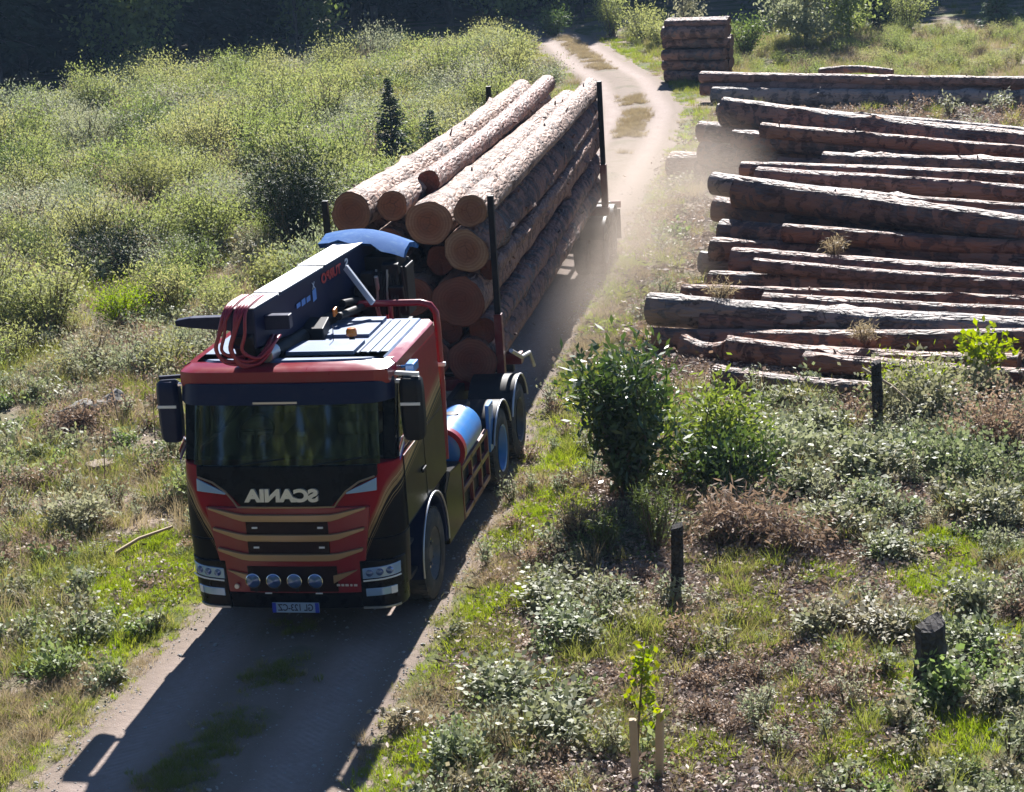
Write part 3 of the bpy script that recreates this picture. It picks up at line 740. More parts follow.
for sx in (-1, 1):                                  # mirrors on their arms
    s = MB(); s.loft([[(sx*1.34+dx*k, .45+dy*k, z) for dx, dy in ((-.125,-.05),(-.08,-.1),(.08,-.1),(.125,-.05),(.125,.06),(.08,.085),(-.08,.085),(-.125,.06))] for z, k in ((2.19,.72),(2.24,.93),(2.4,1),(2.75,1),(2.84,.92),(2.87,.7))])
    mr = s.build('mirror', 'navy' if sx < 0 else 'black_plastic', truck, smooth=40, bevel=.01)
    s = MB(); s.box((sx*1.34, .537, 2.5), (.2, .008, .52)); s.build('mirror_glass', 'chrome', mr)
    for p_, q_ in (((1.24,.45,2.82),(1.06,.50,2.82)), ((1.26,.45,2.24),(1.1,.42,2.14))):
        s = MB(); s.beam((sx*p_[0],)+p_[1:], (sx*q_[0],)+q_[1:], .05, .035); s.build('mirror_arm', 'white' if sx > 0 else 'chrome', mr, bevel=.006)
    s = MB(); s.beam((sx*1.08,.52,2.90),(sx*1.43,.44,2.90),.045,.04); s.build('mirror_arm', 'white' if sx > 0 else 'navy', mr, bevel=.006)
    s = MB(); s.box((sx*1.34, .345, 2.60), (.21, .012, .03)); s.build('mirror_stripe', 'white', mr)
s = MB(); s.box((1.30, .70, 2.92), (.10, .22, .10)); s.beam((1.30,.7,2.92),(1.08,.75,2.9),.03,.03); s.build('kerb_mirror', 'blue', cab, bevel=.03, seg=3)

# things on the roof
s = MB(); s.lathe([(0,0),(0,.035),(.03,.03),(.05,.03)], 'z', (.48,1.38,3.05), 14, closed=False); bc = s.build('beacon', 'black_plastic', truck, smooth=40)
s = MB(); s.lathe([(.05,.055),(.06,.062),(.11,.060),(.135,.045),(.14,0)], 'z', (.48,1.38,3.05), 18, closed=False); s.build('beacon_dome', 'amber', bc, smooth=50)
s = MB(); s.lathe([(0,0),(0,.03),(.015,.025)], 'z', (.33,1.15,3.05), 10, closed=False); s.tube([(.33,1.15,3.06),(.335,1.17,3.26)], .005, 5); s.build('antenna', 'black_plastic', roof, smooth=50)
for x in (-.75,-.35,.0,.35,.75):
    s = MB(); s.box((x, fy(x)+lean(2.93)-.107, 2.93), (.13,.012,.022)); s.build('roof_lamp', 'dark_steel', roof)

# hoop rail behind the cab
s = MB()
for sx in (-1, 1):
    s.tube([(.0,2.62,3.18)] + [(sx*x,2.62,z) for x, z in ((.5,3.18),(.98,3.18),(1.09,3.15),(1.15,3.06),(1.16,2.9),(1.16,2.2),(1.14,1.3))], .04, 10)
    s.tube([(sx*.62,2.62,3.18),(sx*.62,2.62,2.3)], .03, 8); s.tube([(sx*1.16,2.62,2.75),(sx*1.02,2.5,2.75)], .022, 8)
s.build('rear_rail', 'red', truck, smooth=50)
s = MB(); s.box((1.18,2.60,2.45),(.10,.05,.05)); s.build('work_lamp', 'white', truck, bevel=.01)

# chassis
c = MB()
for sx in (-1, 1): c.beam((sx*.42, .6, .92), (sx*.42, 9.0, .92), .09, .28)
for y in (1.0, 3.0, 5.0, 6.2, 7.6, 8.9): c.box((0, y, .92), (.76, .12, .2))
c.box((0, 1.5, .9), (.8, 1.5, .5)); c.box((0, 3.4, .75), (1.6, .7, .5)); c.box((0, 8.95, .85), (1.6, .12, .3))
c.build('chassis', 'dark_steel', truck, bevel=.015)
for y in (1.46, 5.52, 6.87):
    s = MB(); s.lathe([(-1.0,0),(-1.0,.09),(-.3,.1),(0,.2),(.3,.1),(1.0,.09),(1.0,0)], 'x', (0,y,.52), 14, closed=False); s.build('axle', 'dark_steel', truck, smooth=40)

def tyre(c, r, wd, name='wheel', dual=0):
    h = wd/2; prof = [(-h,r*.58),(-h-.012,r*.75),(-h,r*.93),(-h*.82,r*.985),(-h*.3,r),(0,r*.993),(h*.3,r),(h*.82,r*.985),(h,r*.93),(h+.012,r*.75),(h,r*.58)]
    s = MB(); s.lathe(prof, 'x', (0,0,0), 40)
    for k in range(44):                              # tread blocks
        a = 2*math.pi*k/44
        for x in (-h*.62, h*.62):
            rot = Matrix.Rotation(a, 3, 'X'); s.box(rot @ Vector((x, 0, r*.992)), (h*.55, .045, .02), rot)
    if dual: s.lathe([(t-dual, q) for t, q in prof], 'x', (0,0,0), 40)
    w = s.build(name, 'rubber', truck, smooth=40); w.location = c; return w
def rimset(w, side, r, deep, m='rim'):
    h = .15*side; s = MB()
    s.lathe([(h*.98,r*.6),(h*.9,r*.56),(h*(.9-deep),r*.50),(h*(.6-deep),r*.40),(h*(.62-deep),r*.2),(h*(.95-deep),r*.18),(h*(.95-deep),0)], 'x', (0,0,0), 32, closed=False)
    for k in range(10):
        a = 2*math.pi*k/10; s.lathe([(0,0),(0,.018),(h*.28,.016),(h*.28,0)], 'x', (h*(.64-deep), r*.30*math.cos(a), r*.30*math.sin(a)), 8, closed=False, mi=1)
        a += math.pi/10; s.lathe([(h*(.615-deep)+.006*side,0),(h*(.615-deep)+.007*side,.036)], 'x', (0, r*.42*math.cos(a), r*.42*math.sin(a)), 10, closed=False, mi=2)
    s.build('rim', [m, 'chrome', 'black_plastic'], w, smooth=35)
for sx in (-1, 1):
    w = tyre((sx*1.06, 1.46, .545), .525, .31); rimset(w, sx, .525, .25)
    for y in (5.52, 6.87):
        w = tyre((sx*1.10, y, .545), .525, .27, dual=sx*.33); rimset(w, sx, .525, .75, 'blue' if y < 6 else 'rim')
    # front wheel arch and step
    s = MB(); pr = [(.62,0),(.66,0)]
    s.lathe([(-.17,.62),(.15,.62),(.165,.66),(-.17,.66)], 'x', (sx*1.06,1.46,.58), 26, R(-100+90), R(190-90+90) if False else R(180+10-0), True)
    s.mapv(lambda x, y, z: (x, y, z))
    s.build('wheel_arch', 'navy', truck, smooth=40)
    s = MB()
    s.tube([(sx*1.235, 1.46+.665*math.cos(a), .58+.665*math.sin(a)) for a in np.linspace(R(-8), R(188), 22)], .012, 6); s.build('arch_trim', 'steel', truck, smooth=60)
    s = MB(); s.box((sx*1.02, .62, .62), (.3, .34, .05)); s.box((sx*1.02, .62, .95), (.26, .34, .04)); s.box((sx*.9,.62,.8),(.04,.36,.7)); s.build('cab_step', 'black_plastic', truck, bevel=.01)
    # painted skirt box, rail frames and cylinder tank behind the front wheel
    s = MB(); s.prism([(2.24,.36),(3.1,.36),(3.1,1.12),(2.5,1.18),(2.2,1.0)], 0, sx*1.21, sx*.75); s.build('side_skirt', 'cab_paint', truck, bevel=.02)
    s = MB()
    for z in (.40, .72, 1.0): s.beam((sx*1.19,3.12,z),(sx*1.19,4.75,z),.05,.07)
    for y in (3.14,3.7,4.25,4.74): s.beam((sx*1.19,y,.38),(sx*1.19,y,1.03),.05,.05)
    s.build('guard_rail', 'maroon', truck, bevel=.006)
    s = MB(); s.box((sx*.95,3.9,.66),(.42,1.4,.5)); s.build('tool_box', 'dark_steel', truck, bevel=.03)
    s = MB(); s.lathe([(-.58,0),(-.6,.22),(-.56,.28),(.5,.28),(.55,.22),(.55,0)], 'y', (sx*.97,3.75,1.22), 30, closed=False); tk = s.build('tank', 'blue', truck, smooth=40)
    s = MB(); s.lathe([(-.615,.235),(-.615,.295),(-.5,.295),(-.5,.282),(-.6,.235)], 'y', (sx*.97,3.75,1.22), 30); s.build('tank_ring', 'red', tk, smooth=40)
    s = MB(); s.lathe([(.27,0),(.285,.09),(.292,.06),(.292,0)], 'z', (sx*.97,3.85,1.22), 18, closed=False); s.build('filler_cap', 'black_plastic', tk, smooth=40)
    # rear mudguards with a bright edge
    for y in (5.52, 6.87):
        s = MB(); s.lathe([(-.32,.60),(.30,.60),(.30,.63),(-.32,.63)], 'x', (sx*.94,y,.56), 18, R(20), R(160)); s.build('mudguard', 'black_plastic', truck, smooth=40)
        s = MB(); s.tube([(sx*1.255, y+.625*math.cos(a), .56+.625*math.sin(a)) for a in np.linspace(R(18), R(162), 14)], .014, 6); s.build('mudguard_edge', 'steel', truck, smooth=60)
    s = MB(); s.box((sx*1.2, 5.0, 1.0), (.05,.3,.62)); s.build('mudguard_stay', 'blue', truck, bevel=.01)
    s = MB(); s.tube([(sx*1.15,7.0,1.5),(sx*1.2,7.5,1.28),(sx*1.22,8.0,1.22),(sx*1.22,8.3,.95)], .03, 8); s.build('side_rail', 'steel', truck, smooth=50)
# things in the gap between cab and load
s = MB(); s.box((0,2.95,1.3),(1.4,.5,.5)); s.box((-.55,3.2,1.7),(.5,.6,.5)); s.box((.5,4.6,1.2),(.9,.9,.3)); s.box((-.5,4.8,1.22),(.9,.8,.34)); s.build('equipment_deck', 'dark_steel', truck, bevel=.03)
for k in range(7):
    x = -.9+k*.28; s = MB(); s.tube([(x,2.65,1.7+.1*(k%3)),(x+.05,2.75,1.45),(x,2.95,1.35),(x+.1,3.1,1.6)], .018, 6); s.build('air_line', 'blue' if k % 3 == 0 else 'black_plastic', truck, smooth=60)

# timber bunk and stakes on the truck
def stake(mb, x, y, z0, z1, w=.11, mi0=0, mi1=1):
    mb.beam((x,y,z0),(x,y,z0+(z1-z0)*.38),w,w+.02,mi0); mb.beam((x,y,z0+(z1-z0)*.38),(x,y,z1),w*.75,w*.8,mi1)
CX = -.18
s = MB(); s.beam((CX-1.2,7.07,1.02),(CX+1.2,7.07,1.02),.2,.16); s.beam((CX-1.2,8.5,1.02),(CX+1.2,8.5,1.02),.2,.16); s.build('bunk', 'maroon', truck, bevel=.01)
for y in (7.07,):
    for sx in (-1, 1):
        s = MB(); stake(s, CX+sx*1.165, y, 1.0, 3.66); s.build('stake', ['maroon', 'dark_steel'], truck, bevel=.008)

# loader crane, folded forward over the cab
col = MB(); col.box((.33,3.45,1.55),(.7,.62,.5)); col.loft([[(.33+dx*k,3.45+dy*k,z) for dx, dy in ((-.3,-.3),(.3,-.3),(.3,.3),(-.3,.3))] for z, k in ((1.8,.95),(2.2,.8),(3.1,.75),(3.62,.9))])
col.box((.35,3.3,2.75),(.62,.5,.12)); col.box((.05,3.3,3.2),(.12,.5,.7)); col.box((.66,3.35,3.2),(.1,.4,.6))
crane = col.build('loader_crane', 'dark_steel', truck, bevel=.02)
A0 = Vector((.10,3.55,3.66)); A1 = Vector((-.40,.32,3.53))
d = (A1-A0).normalized()
s = MB(); s.loft([[A0+Vector(q) for q in ((-.16,0,-.52),(.16,0,-.52),(.16,0,.14),(-.16,0,.14))], [A0.lerp(A1,.5)+Vector(q) for q in ((-.155,0,-.46),(.155,0,-.46),(.155,0,.13),(-.155,0,.13))], [A1+Vector(q) for q in ((-.14,0,-.30),(.14,0,-.30),(.14,0,.12),(-.14,0,.12))]])
boom = s.build('boom', 'navy', crane, bevel=.015)
s = MB(); s.loft([[A0.lerp(A1,t)+Vector(q) for q in ((-.165,0,.144),(.165,0,.144),(.165,0,.156),(-.165,0,.156))] for t in (.02,.45)]); s.loft([[A0.lerp(A1,t)+Vector(q) for q in ((-.155,0,.134),(.155,0,.134),(.155,0,.147),(-.155,0,.147))] for t in (.46,.80)]); s.loft([[A0.lerp(A1,t)+Vector(q) for q in ((-.145,0,.128),(.145,0,.128),(.145,0,.141),(-.145,0,.141))] for t in (.81,1.0)])
s.build('boom_top_plate', 'white', crane, bevel=.003)  # white top face, blown-out sunlight put into the colour
# second arm folded below the boom, with its cylinder
s = MB(); s.beam(A1+Vector((0,.05,-.12)), A1+Vector((.03,.22,-.55)), .24, .22); s.beam(A1+Vector((.05,.2,-.50)), A0+Vector((-.10,-.5,-.55)), .22, .24); arm = s.build('outer_arm', 'dark_steel', crane, bevel=.02)
s = MB(); s.tube([A1+Vector((.22,.35,-.42)), A0+Vector((.08,-.7,-.5))], .075, 12); s.build('arm_cylinder', 'dark_steel', crane, smooth=50, bevel=.0)
s = MB(); p = A1+Vector((.20,.22,-.40)); q = (A0-A1).normalized(); s.tube([p-q*.10, p+q*.10], .085, 14); s.build('cylinder_cap', 'steel', crane, smooth=50, bevel=.006)
s = MB(); s.loft([[(x,.60+dy,z0+dz) for dy, dz in ((-.06,-h),(.06,-h),(.06,h),(-.06,h))] for x, z0, h in ((-1.22,3.47,.03),(-1.05,3.47,.055),(-.5,3.45,.085),(.05,3.46,.075))]); s.build('cross_beam', 'navy', crane, bevel=.01)
s = MB(); s.beam((.16,2.50,3.64),(.50,2.32,3.25),.035,.075); s.build('strut', 'text_white', crane, bevel=.005)
s = MB(); s.beam((-.34,2.6,3.2),(-.05,2.5,3.22),.06,.03); s.build('bracket', 'steel', crane)
for k in range(7):                                  # red hoses looped over the tip
    g_ = 0 if k < 3 else 1; o_ = (-.15+.03*k) if g_ == 0 else (-.02+.036*(k-3)); j = .05*math.sin(k*2.4); l = (.40, .36, .43, .46, .40, .44, .37)[k]
    P = [A1+Vector(q) for q in ((o_,.55,.155),(o_,.12,.165),(o_-.02,-.06,.10),(o_-.08+j,-.11,-.12),(o_-.13+j,-.10,-.28),(o_-.06+j,-.06,-l),(o_+.09,.0,-l-.02),(o_+.20,.12,-l+.10),(o_+.20,.36,-.24))]
    Q = []
    for i in range(len(P)-1):
        for t in (0,.25,.5,.75):
            p0, p1, p2, p3 = P[max(i-1,0)], P[i], P[i+1], P[min(i+2,len(P)-1)]
            Q.append(.5*((2*p1)+(p2-p0)*t+(2*p0-5*p1+4*p2-p3)*t*t+(3*p1-p0-3*p2+p3)*t**3))
    s = MB(); s.tube(Q+[P[-1]], .019, 7); s.build('hose', 'hose', crane, smooth=60)
for p_, q_ in (((.17,2.2,3.28),(.24,2.9,3.18)), ((.2,1.9,3.2),(.3,2.7,3.14)), ((.22,2.95,3.45),(.62,3.1,3.4))):
    s = MB(); s.tube([p_, q_], .045, 10); s.build('link_rod', 'dark_steel', crane, smooth=50)
for p_, d_, m_ in (((.24,2.75,3.3),(.10,.16,.14),'dark_steel'), ((.3,2.9,3.42),(.14,.1,.16),'black_plastic'), ((.55,3.05,3.5),(.2,.1,.14),'dark_steel'), ((.22,1.7,3.3),(.03,.12,.09),'amber'), ((.05,1.5,3.16),(.24,.3,.14),'black_plastic'), ((.62,2.98,3.15),(.18,.06,.34),'dark_steel'), ((.40,2.95,3.3),(.05,.04,.3),'steel'), ((.70,3.02,3.3),(.03,.03,.5),'black_plastic')):
    s = MB(); s.box(p_, d_, Matrix.Rotation(.3*math.sin(p_[1]*9), 3, 'X')); s.build('crane_fitting', m_, crane, bevel=.012)
# tarp cover over the operator's seat
s = MB(); rings = []
for i, t in enumerate(np.linspace(0, 1, 9)):
    x = -.33+1.02*t; zt = 3.80+.09*math.sin(math.pi*min(1, t*.9+.12))-.10*t*t; sag = .03+.02*t+.02*math.sin(i*2.3)
    rings.append([(x,3.12+.03*math.sin(i*1.7),zt-sag-.05*t),(x,3.25,zt-.02),(x,3.5,zt+.02),(x,3.75,zt-.02),(x,3.95,zt-sag-.06),(x,3.9,zt-sag-.09),(x,3.5,zt-.03),(x,3.2,zt-sag-.07)])
s.loft(rings); s.build('cover', 'tarp', crane, smooth=50)
s = MB(); s.box((.36,3.75,3.2),(.5,.1,.6)); s.box((.36,3.5,2.95),(.5,.5,.1)); s.build('operator_seat', 'black_plastic', crane, bevel=.03)
for k in range(16):                                 # valve block plumbing
    x = .38+.035*(k % 8); y = 3.02-.03*(k//8); z = 2.5+.1*((k*3) % 5); s = MB()
    s.tube([(x,y,3.5-.05*(k%3)),(x+.02*math.sin(k),y-.05,3.2),(x+.03*math.cos(k*2),y-.03,z+.2),(x,y,z)], .013, 6)
    s.build('hydraulic_pipe', 'steel' if k % 4 == 0 else 'black_plastic', crane, smooth=60)
for k in range(7):
    s = MB(); s.lathe([(0,0),(0,.03),(.06,.035),(.07,0)], 'z', (.42+.05*(k % 4)+.02*(k//4), 2.98, 2.75+.16*(k//4)), 10, closed=False); s.build('valve', 'chrome', crane, smooth=40)
# lettering on the boom flank (reads mirrored, as in the photograph)
ang = math.atan2(d.z, math.hypot(d.x, d.y)); fl = Vector((0,1,0))
bx = (A0-A1).normalized()                            # along the flank, rearwards = to the right as seen
nrm = Vector((bx.y, -bx.x, 0)).normalized(); upv = nrm.cross(bx).normalized()
def flank(t, dz): return A1.lerp(A0, t)+nrm*(.158+.004)+upv*dz
def put(name, body, size, m_, t, dz, sx=1., bold=.004):
    me = text_mesh(body, size, .002, bold, True); me.materials.clear(); me.materials.append(M[m_])
    o = bpy.data.objects.new(name, me); COL.objects.link(o); o.parent = crane
    mx = Matrix((bx, upv, nrm)).transposed().to_4x4(); mx.translation = flank(t, dz); o.matrix_local = mx @ Matrix.Diagonal((sx,1,1,1))
put('boom_lettering', 'TURBO', .15, 'text_red', .60, .01, 1.1, .006); put('boom_mark', 'S', .17, 'text_white', .735, .015, 1.2, .004); put('boom_mark', 'X', .11, 'text_white', .45, .0, .9, .001)
s = MB()
for k, (a_, h_) in enumerate(((.32,.05),(.36,.07),(.40,.06),(.45,.13))):
    p = flank(a_, -.11); s.beam(p-bx*.05, p+bx*.05, h_, .004, up=nrm) if False else s.add([p-bx*.05-upv*h_*.5, p+bx*.05-upv*h_*.4, p+bx*.055+upv*h_*.6, p-bx*.045+upv*h_*.5], [(0,1,2,3)])
s.build('boom_sticker', 'text_blue', crane)

# ------------------------------------------------------------------ trailing bogie
tra = empty('timber_trailer', (-.40, 20.07, 0), R(.8))
tag(tra, 'dusty log trailer bogie with tall dark red stakes under the rear of the load', 'trailer')
truck_keep = truck; truck = tra
s = MB()
for sx in (-1, 1): s.beam((sx*.45,-2.2,.98),(sx*.45,2.0,.98),.1,.25)
s.box((0,0,1.0),(1.0,.5,.2)); s.box((0,-1.5,.95),(1.0,.15,.2)); s.box((0,1.9,.9),(2.0,.12,.16)); s.beam((0,-11.0,.8),(0,-2.0,.9),.16,.16)
s.build('frame', 'dark_steel', tra, bevel=.01)
s = MB(); s.beam((-1.2,0,1.12),(1.2,0,1.12),.2,.16); s.build('bunk', 'maroon', tra, bevel=.01)
for sx in (-1, 1):
    s = MB(); stake(s, sx*1.12, 0, 1.05, 3.72, .13, 0, 1); s.build('stake', ['maroon', 'dark_steel'], tra, bevel=.008)
for y in (-.9, .5):
    s = MB(); s.lathe([(-1.0,0),(-1.0,.09),(1.0,.09),(1.0,0)], 'x', (0,y,.52), 12, closed=False); s.build('axle', 'dark_steel', tra, smooth=40)
    for sx in (-1, 1):
        w = tyre((sx*1.08, y, .53), .51, .27, dual=sx*.33); rimset(w, sx, .51, .7)
        s = MB(); s.lathe([(-.3,.58),(.3,.58),(.3,.61),(-.3,.61)], 'x', (sx*.95,y,.55), 14, R(25), R(155)); s.build('mudguard', 'black_plastic', tra, smooth=40)
for sx in (-1, 1):
    s = MB(); s.box((sx*1.02,1.25,.62),(.5,.02,.62)); s.build('mud_flap', 'rubber', tra)
    s = MB(); s.box((sx*1.05,2.0,.9),(.3,.05,.14)); s.build('tail_lamp', 'red', tra, bevel=.01)
truck = truck_keep
# ------------------------------------------------------------------ logs
def log_thing(name, P, Q, r0, r1, bark, cut, label, group, bend=.04, seed=0, cat='log'):
    P, Q = Vector(P), Vector(Q); L = (Q-P).length; rg = np.random.default_rng(seed+11)
    n, m = 26, 46; ph = rg.uniform(0, 6.28, 6); V = []
    ba = rg.uniform(0, 6.28); kb = np.zeros((m+1, n))
    for _ in range(int(L*1.6)):                       # knots
        ki, kk = rg.integers(2, m-1), rg.integers(n); kb[ki, kk] += rg.uniform(.08,.28); kb[ki, (kk+1) % n] += .06; kb[ki+1, kk] += .06
    for i in range(m+1):
        t = i/m; r = r0+(r1-r0)*t + (.06*r0*math.exp(-t*14))
        bx_, bz_ = (bend*math.sin(math.pi*t)*math.cos(ba), bend*math.sin(math.pi*t)*math.sin(ba))
        for k in range(n):
            a = 2*math.pi*k/n
            q = r*(1+.035*math.sin(2*a+ph[0]+t*2)+.025*math.sin(3*a+ph[1])+.018*math.sin(5*a+ph[2]+t*9)+.022*math.sin(t*L*3.1+ph[3]+2*a)+.03*math.sin(t*L*1.3+ph[4])*math.sin(a+ph[5])+rg.normal()*.016+kb[i,k])
            V.append((bx_+q*math.cos(a), t*L, bz_+q*math.sin(a)))
    F = []
    for i in range(m):
        for k in range(n): F.append((i*n+k, i*n+(k+1)%n, (i+1)*n+(k+1)%n, (i+1)*n+k))
    mb = MB(); mb.add(V, F)
    for _ in range(int(L*.7)):                        # broken branch stubs
        t = rg.uniform(.06,.95); a = rg.uniform(0, 6.28); i = int(t*m); p0 = Vector(V[i*n+int(a/6.2832*n) % n]); dr = Vector((math.cos(a), rg.normal()*.4, math.sin(a))); mb.tube([p0-dr*.03, p0+dr*rg.uniform(.03,.09)], [.022,.012], 6)
    # bark rim at each end
    body = mb.build(name, bark, None, smooth=60)
    for e, off in ((0, .004), (m, -.004)):
        c = MB(); ring = [V[e*n+k] for k in range(n)]; cx = sum(p[0] for p in ring)/n; cz = sum(p[2] for p in ring)/n; y = ring[0][1]
        W = [(0,0,0)]; G = []
        for f_ in (.55, .94):
            for p in ring: W.append(((p[0]-cx)*f_, (rg.normal()*.006), (p[2]-cz)*f_))
        for k in range(n):
            G.append((0, 1+k, 1+(k+1)%n)); G.append((1+k, 1+n+k, 1+n+(k+1)%n, 1+(k+1)%n))
        base = len(W)
        for p in ring: W.append(((p[0]-cx), (.012 if e == 0 else -.012), (p[2]-cz)))
        for k in range(n): G.append((1+n+k, base+k, base+(k+1)%n, 1+n+(k+1)%n))
        c.add(W, G); o = c.build('cut_end', cut, body, smooth=30); o.location = (cx, y, cz)
    dv = (Q-P).normalized(); side = dv.cross(Vector((0,0,1))).normalized(); upv_ = side.cross(dv)
    mx = Matrix((side, dv, upv_)).transposed().to_4x4(); mx.translation = P; body.matrix_world = mx
    return tag(body, label, cat, group)

GL = 'logs loaded on the truck'
LOAD = [  # front x, z, r, front y, rear (x, z, r, y), label, bark
 (.71,3.46,.215,7.0, .42,3.50,.20,21.0,'pale barked log on top of the load, ringed cut end beside the stake top'),
 (.11,3.31,.30,7.0, .02,3.34,.2,20.4,'thick log at the top of the load, wide orange end beside the blue cover'),
 (-.40,3.55,.20,7.1, -.42,3.42,.17,20.0,'log on top of the load, small brown end just behind the blue tarp'),
 (-.97,3.48,.27,7.0, -.93,3.58,.2,20.6,'pale log along the far upper edge of the load, on the scrub side'),
 (-.17,3.66,.16,8.4, -.42,3.66,.19,20.5,'reddish brown log lying highest on the load, its dark end set back from the others'),
 (.62,2.93,.285,6.95, .40,3.04,.25,20.9,'log with a round yellowish cut end, second down beside the front stake'),
 (.13,2.70,.20,7.5, .0,2.80,.17,20.5,'small log recessed in shadow below the thick top log'),
 (.47,2.22,.345,6.9, .36,2.50,.29,20.6,'biggest log end of the load, broad dark orange disc halfway down the stake'),
 (.76,1.77,.18,7.1, .46,2.02,.2,20.7,'thin grey log wedged between two big ends beside the stake'),
 (.60,1.36,.315,6.95, .38,1.53,.28,20.4,'lowest big log beside the stake, red brown end just above the chassis'),
 (.22,1.75,.20,7.3, .08,1.95,.17,20.4,'small dark log end low in the load, behind the red rail'),
 (-.02,1.40,.27,7.1, -.10,1.45,.22,20.3,'log at the bottom middle of the load, hidden behind the cab rail'),
 (-.55,2.95,.26,7.2, -.55,3.0,.22,20.4,'log behind the crane column, second layer from the top'),
 (-1.0,2.95,.24,7.2, -.98,3.08,.2,20.4,'log against the far stake, second layer from the top'),
 (-.25,2.25,.27,7.2, -.30,2.35,.22,20.4,'log behind the crane column, middle layer of the load'),
 (-.85,2.35,.30,7.2, -.85,2.45,.24,20.4,'log against the far stake, middle layer of the load'),
 (-.75,1.55,.33,7.2, -.85,1.7,.26,20.4,'log against the far stake, bottom layer of the load'),
 (.80,2.52,.13,7.6, .52,2.76,.13,20.9,'thin log squeezed into the side of the load between two thick ones'),
]
for i, (x, z, r, y, x1, z1, r1, y1, lab) in enumerate(LOAD):
    log_thing('log', (x, y, z), (x1, y1, z1), r, r1, {4:'bark_red', 5:'bark_dark', 7:'bark_rust', 9:'bark_dark', 17:'bark_rust', 8:'bark_dark'}.get(i, 'bark_load'), {0:'cut_pale', 5:'cut_pale', 1:'cut_load', 2:'cut_load', 3:'cut_load'}.get(i, 'cut_dark'), lab, GL, .07, i)

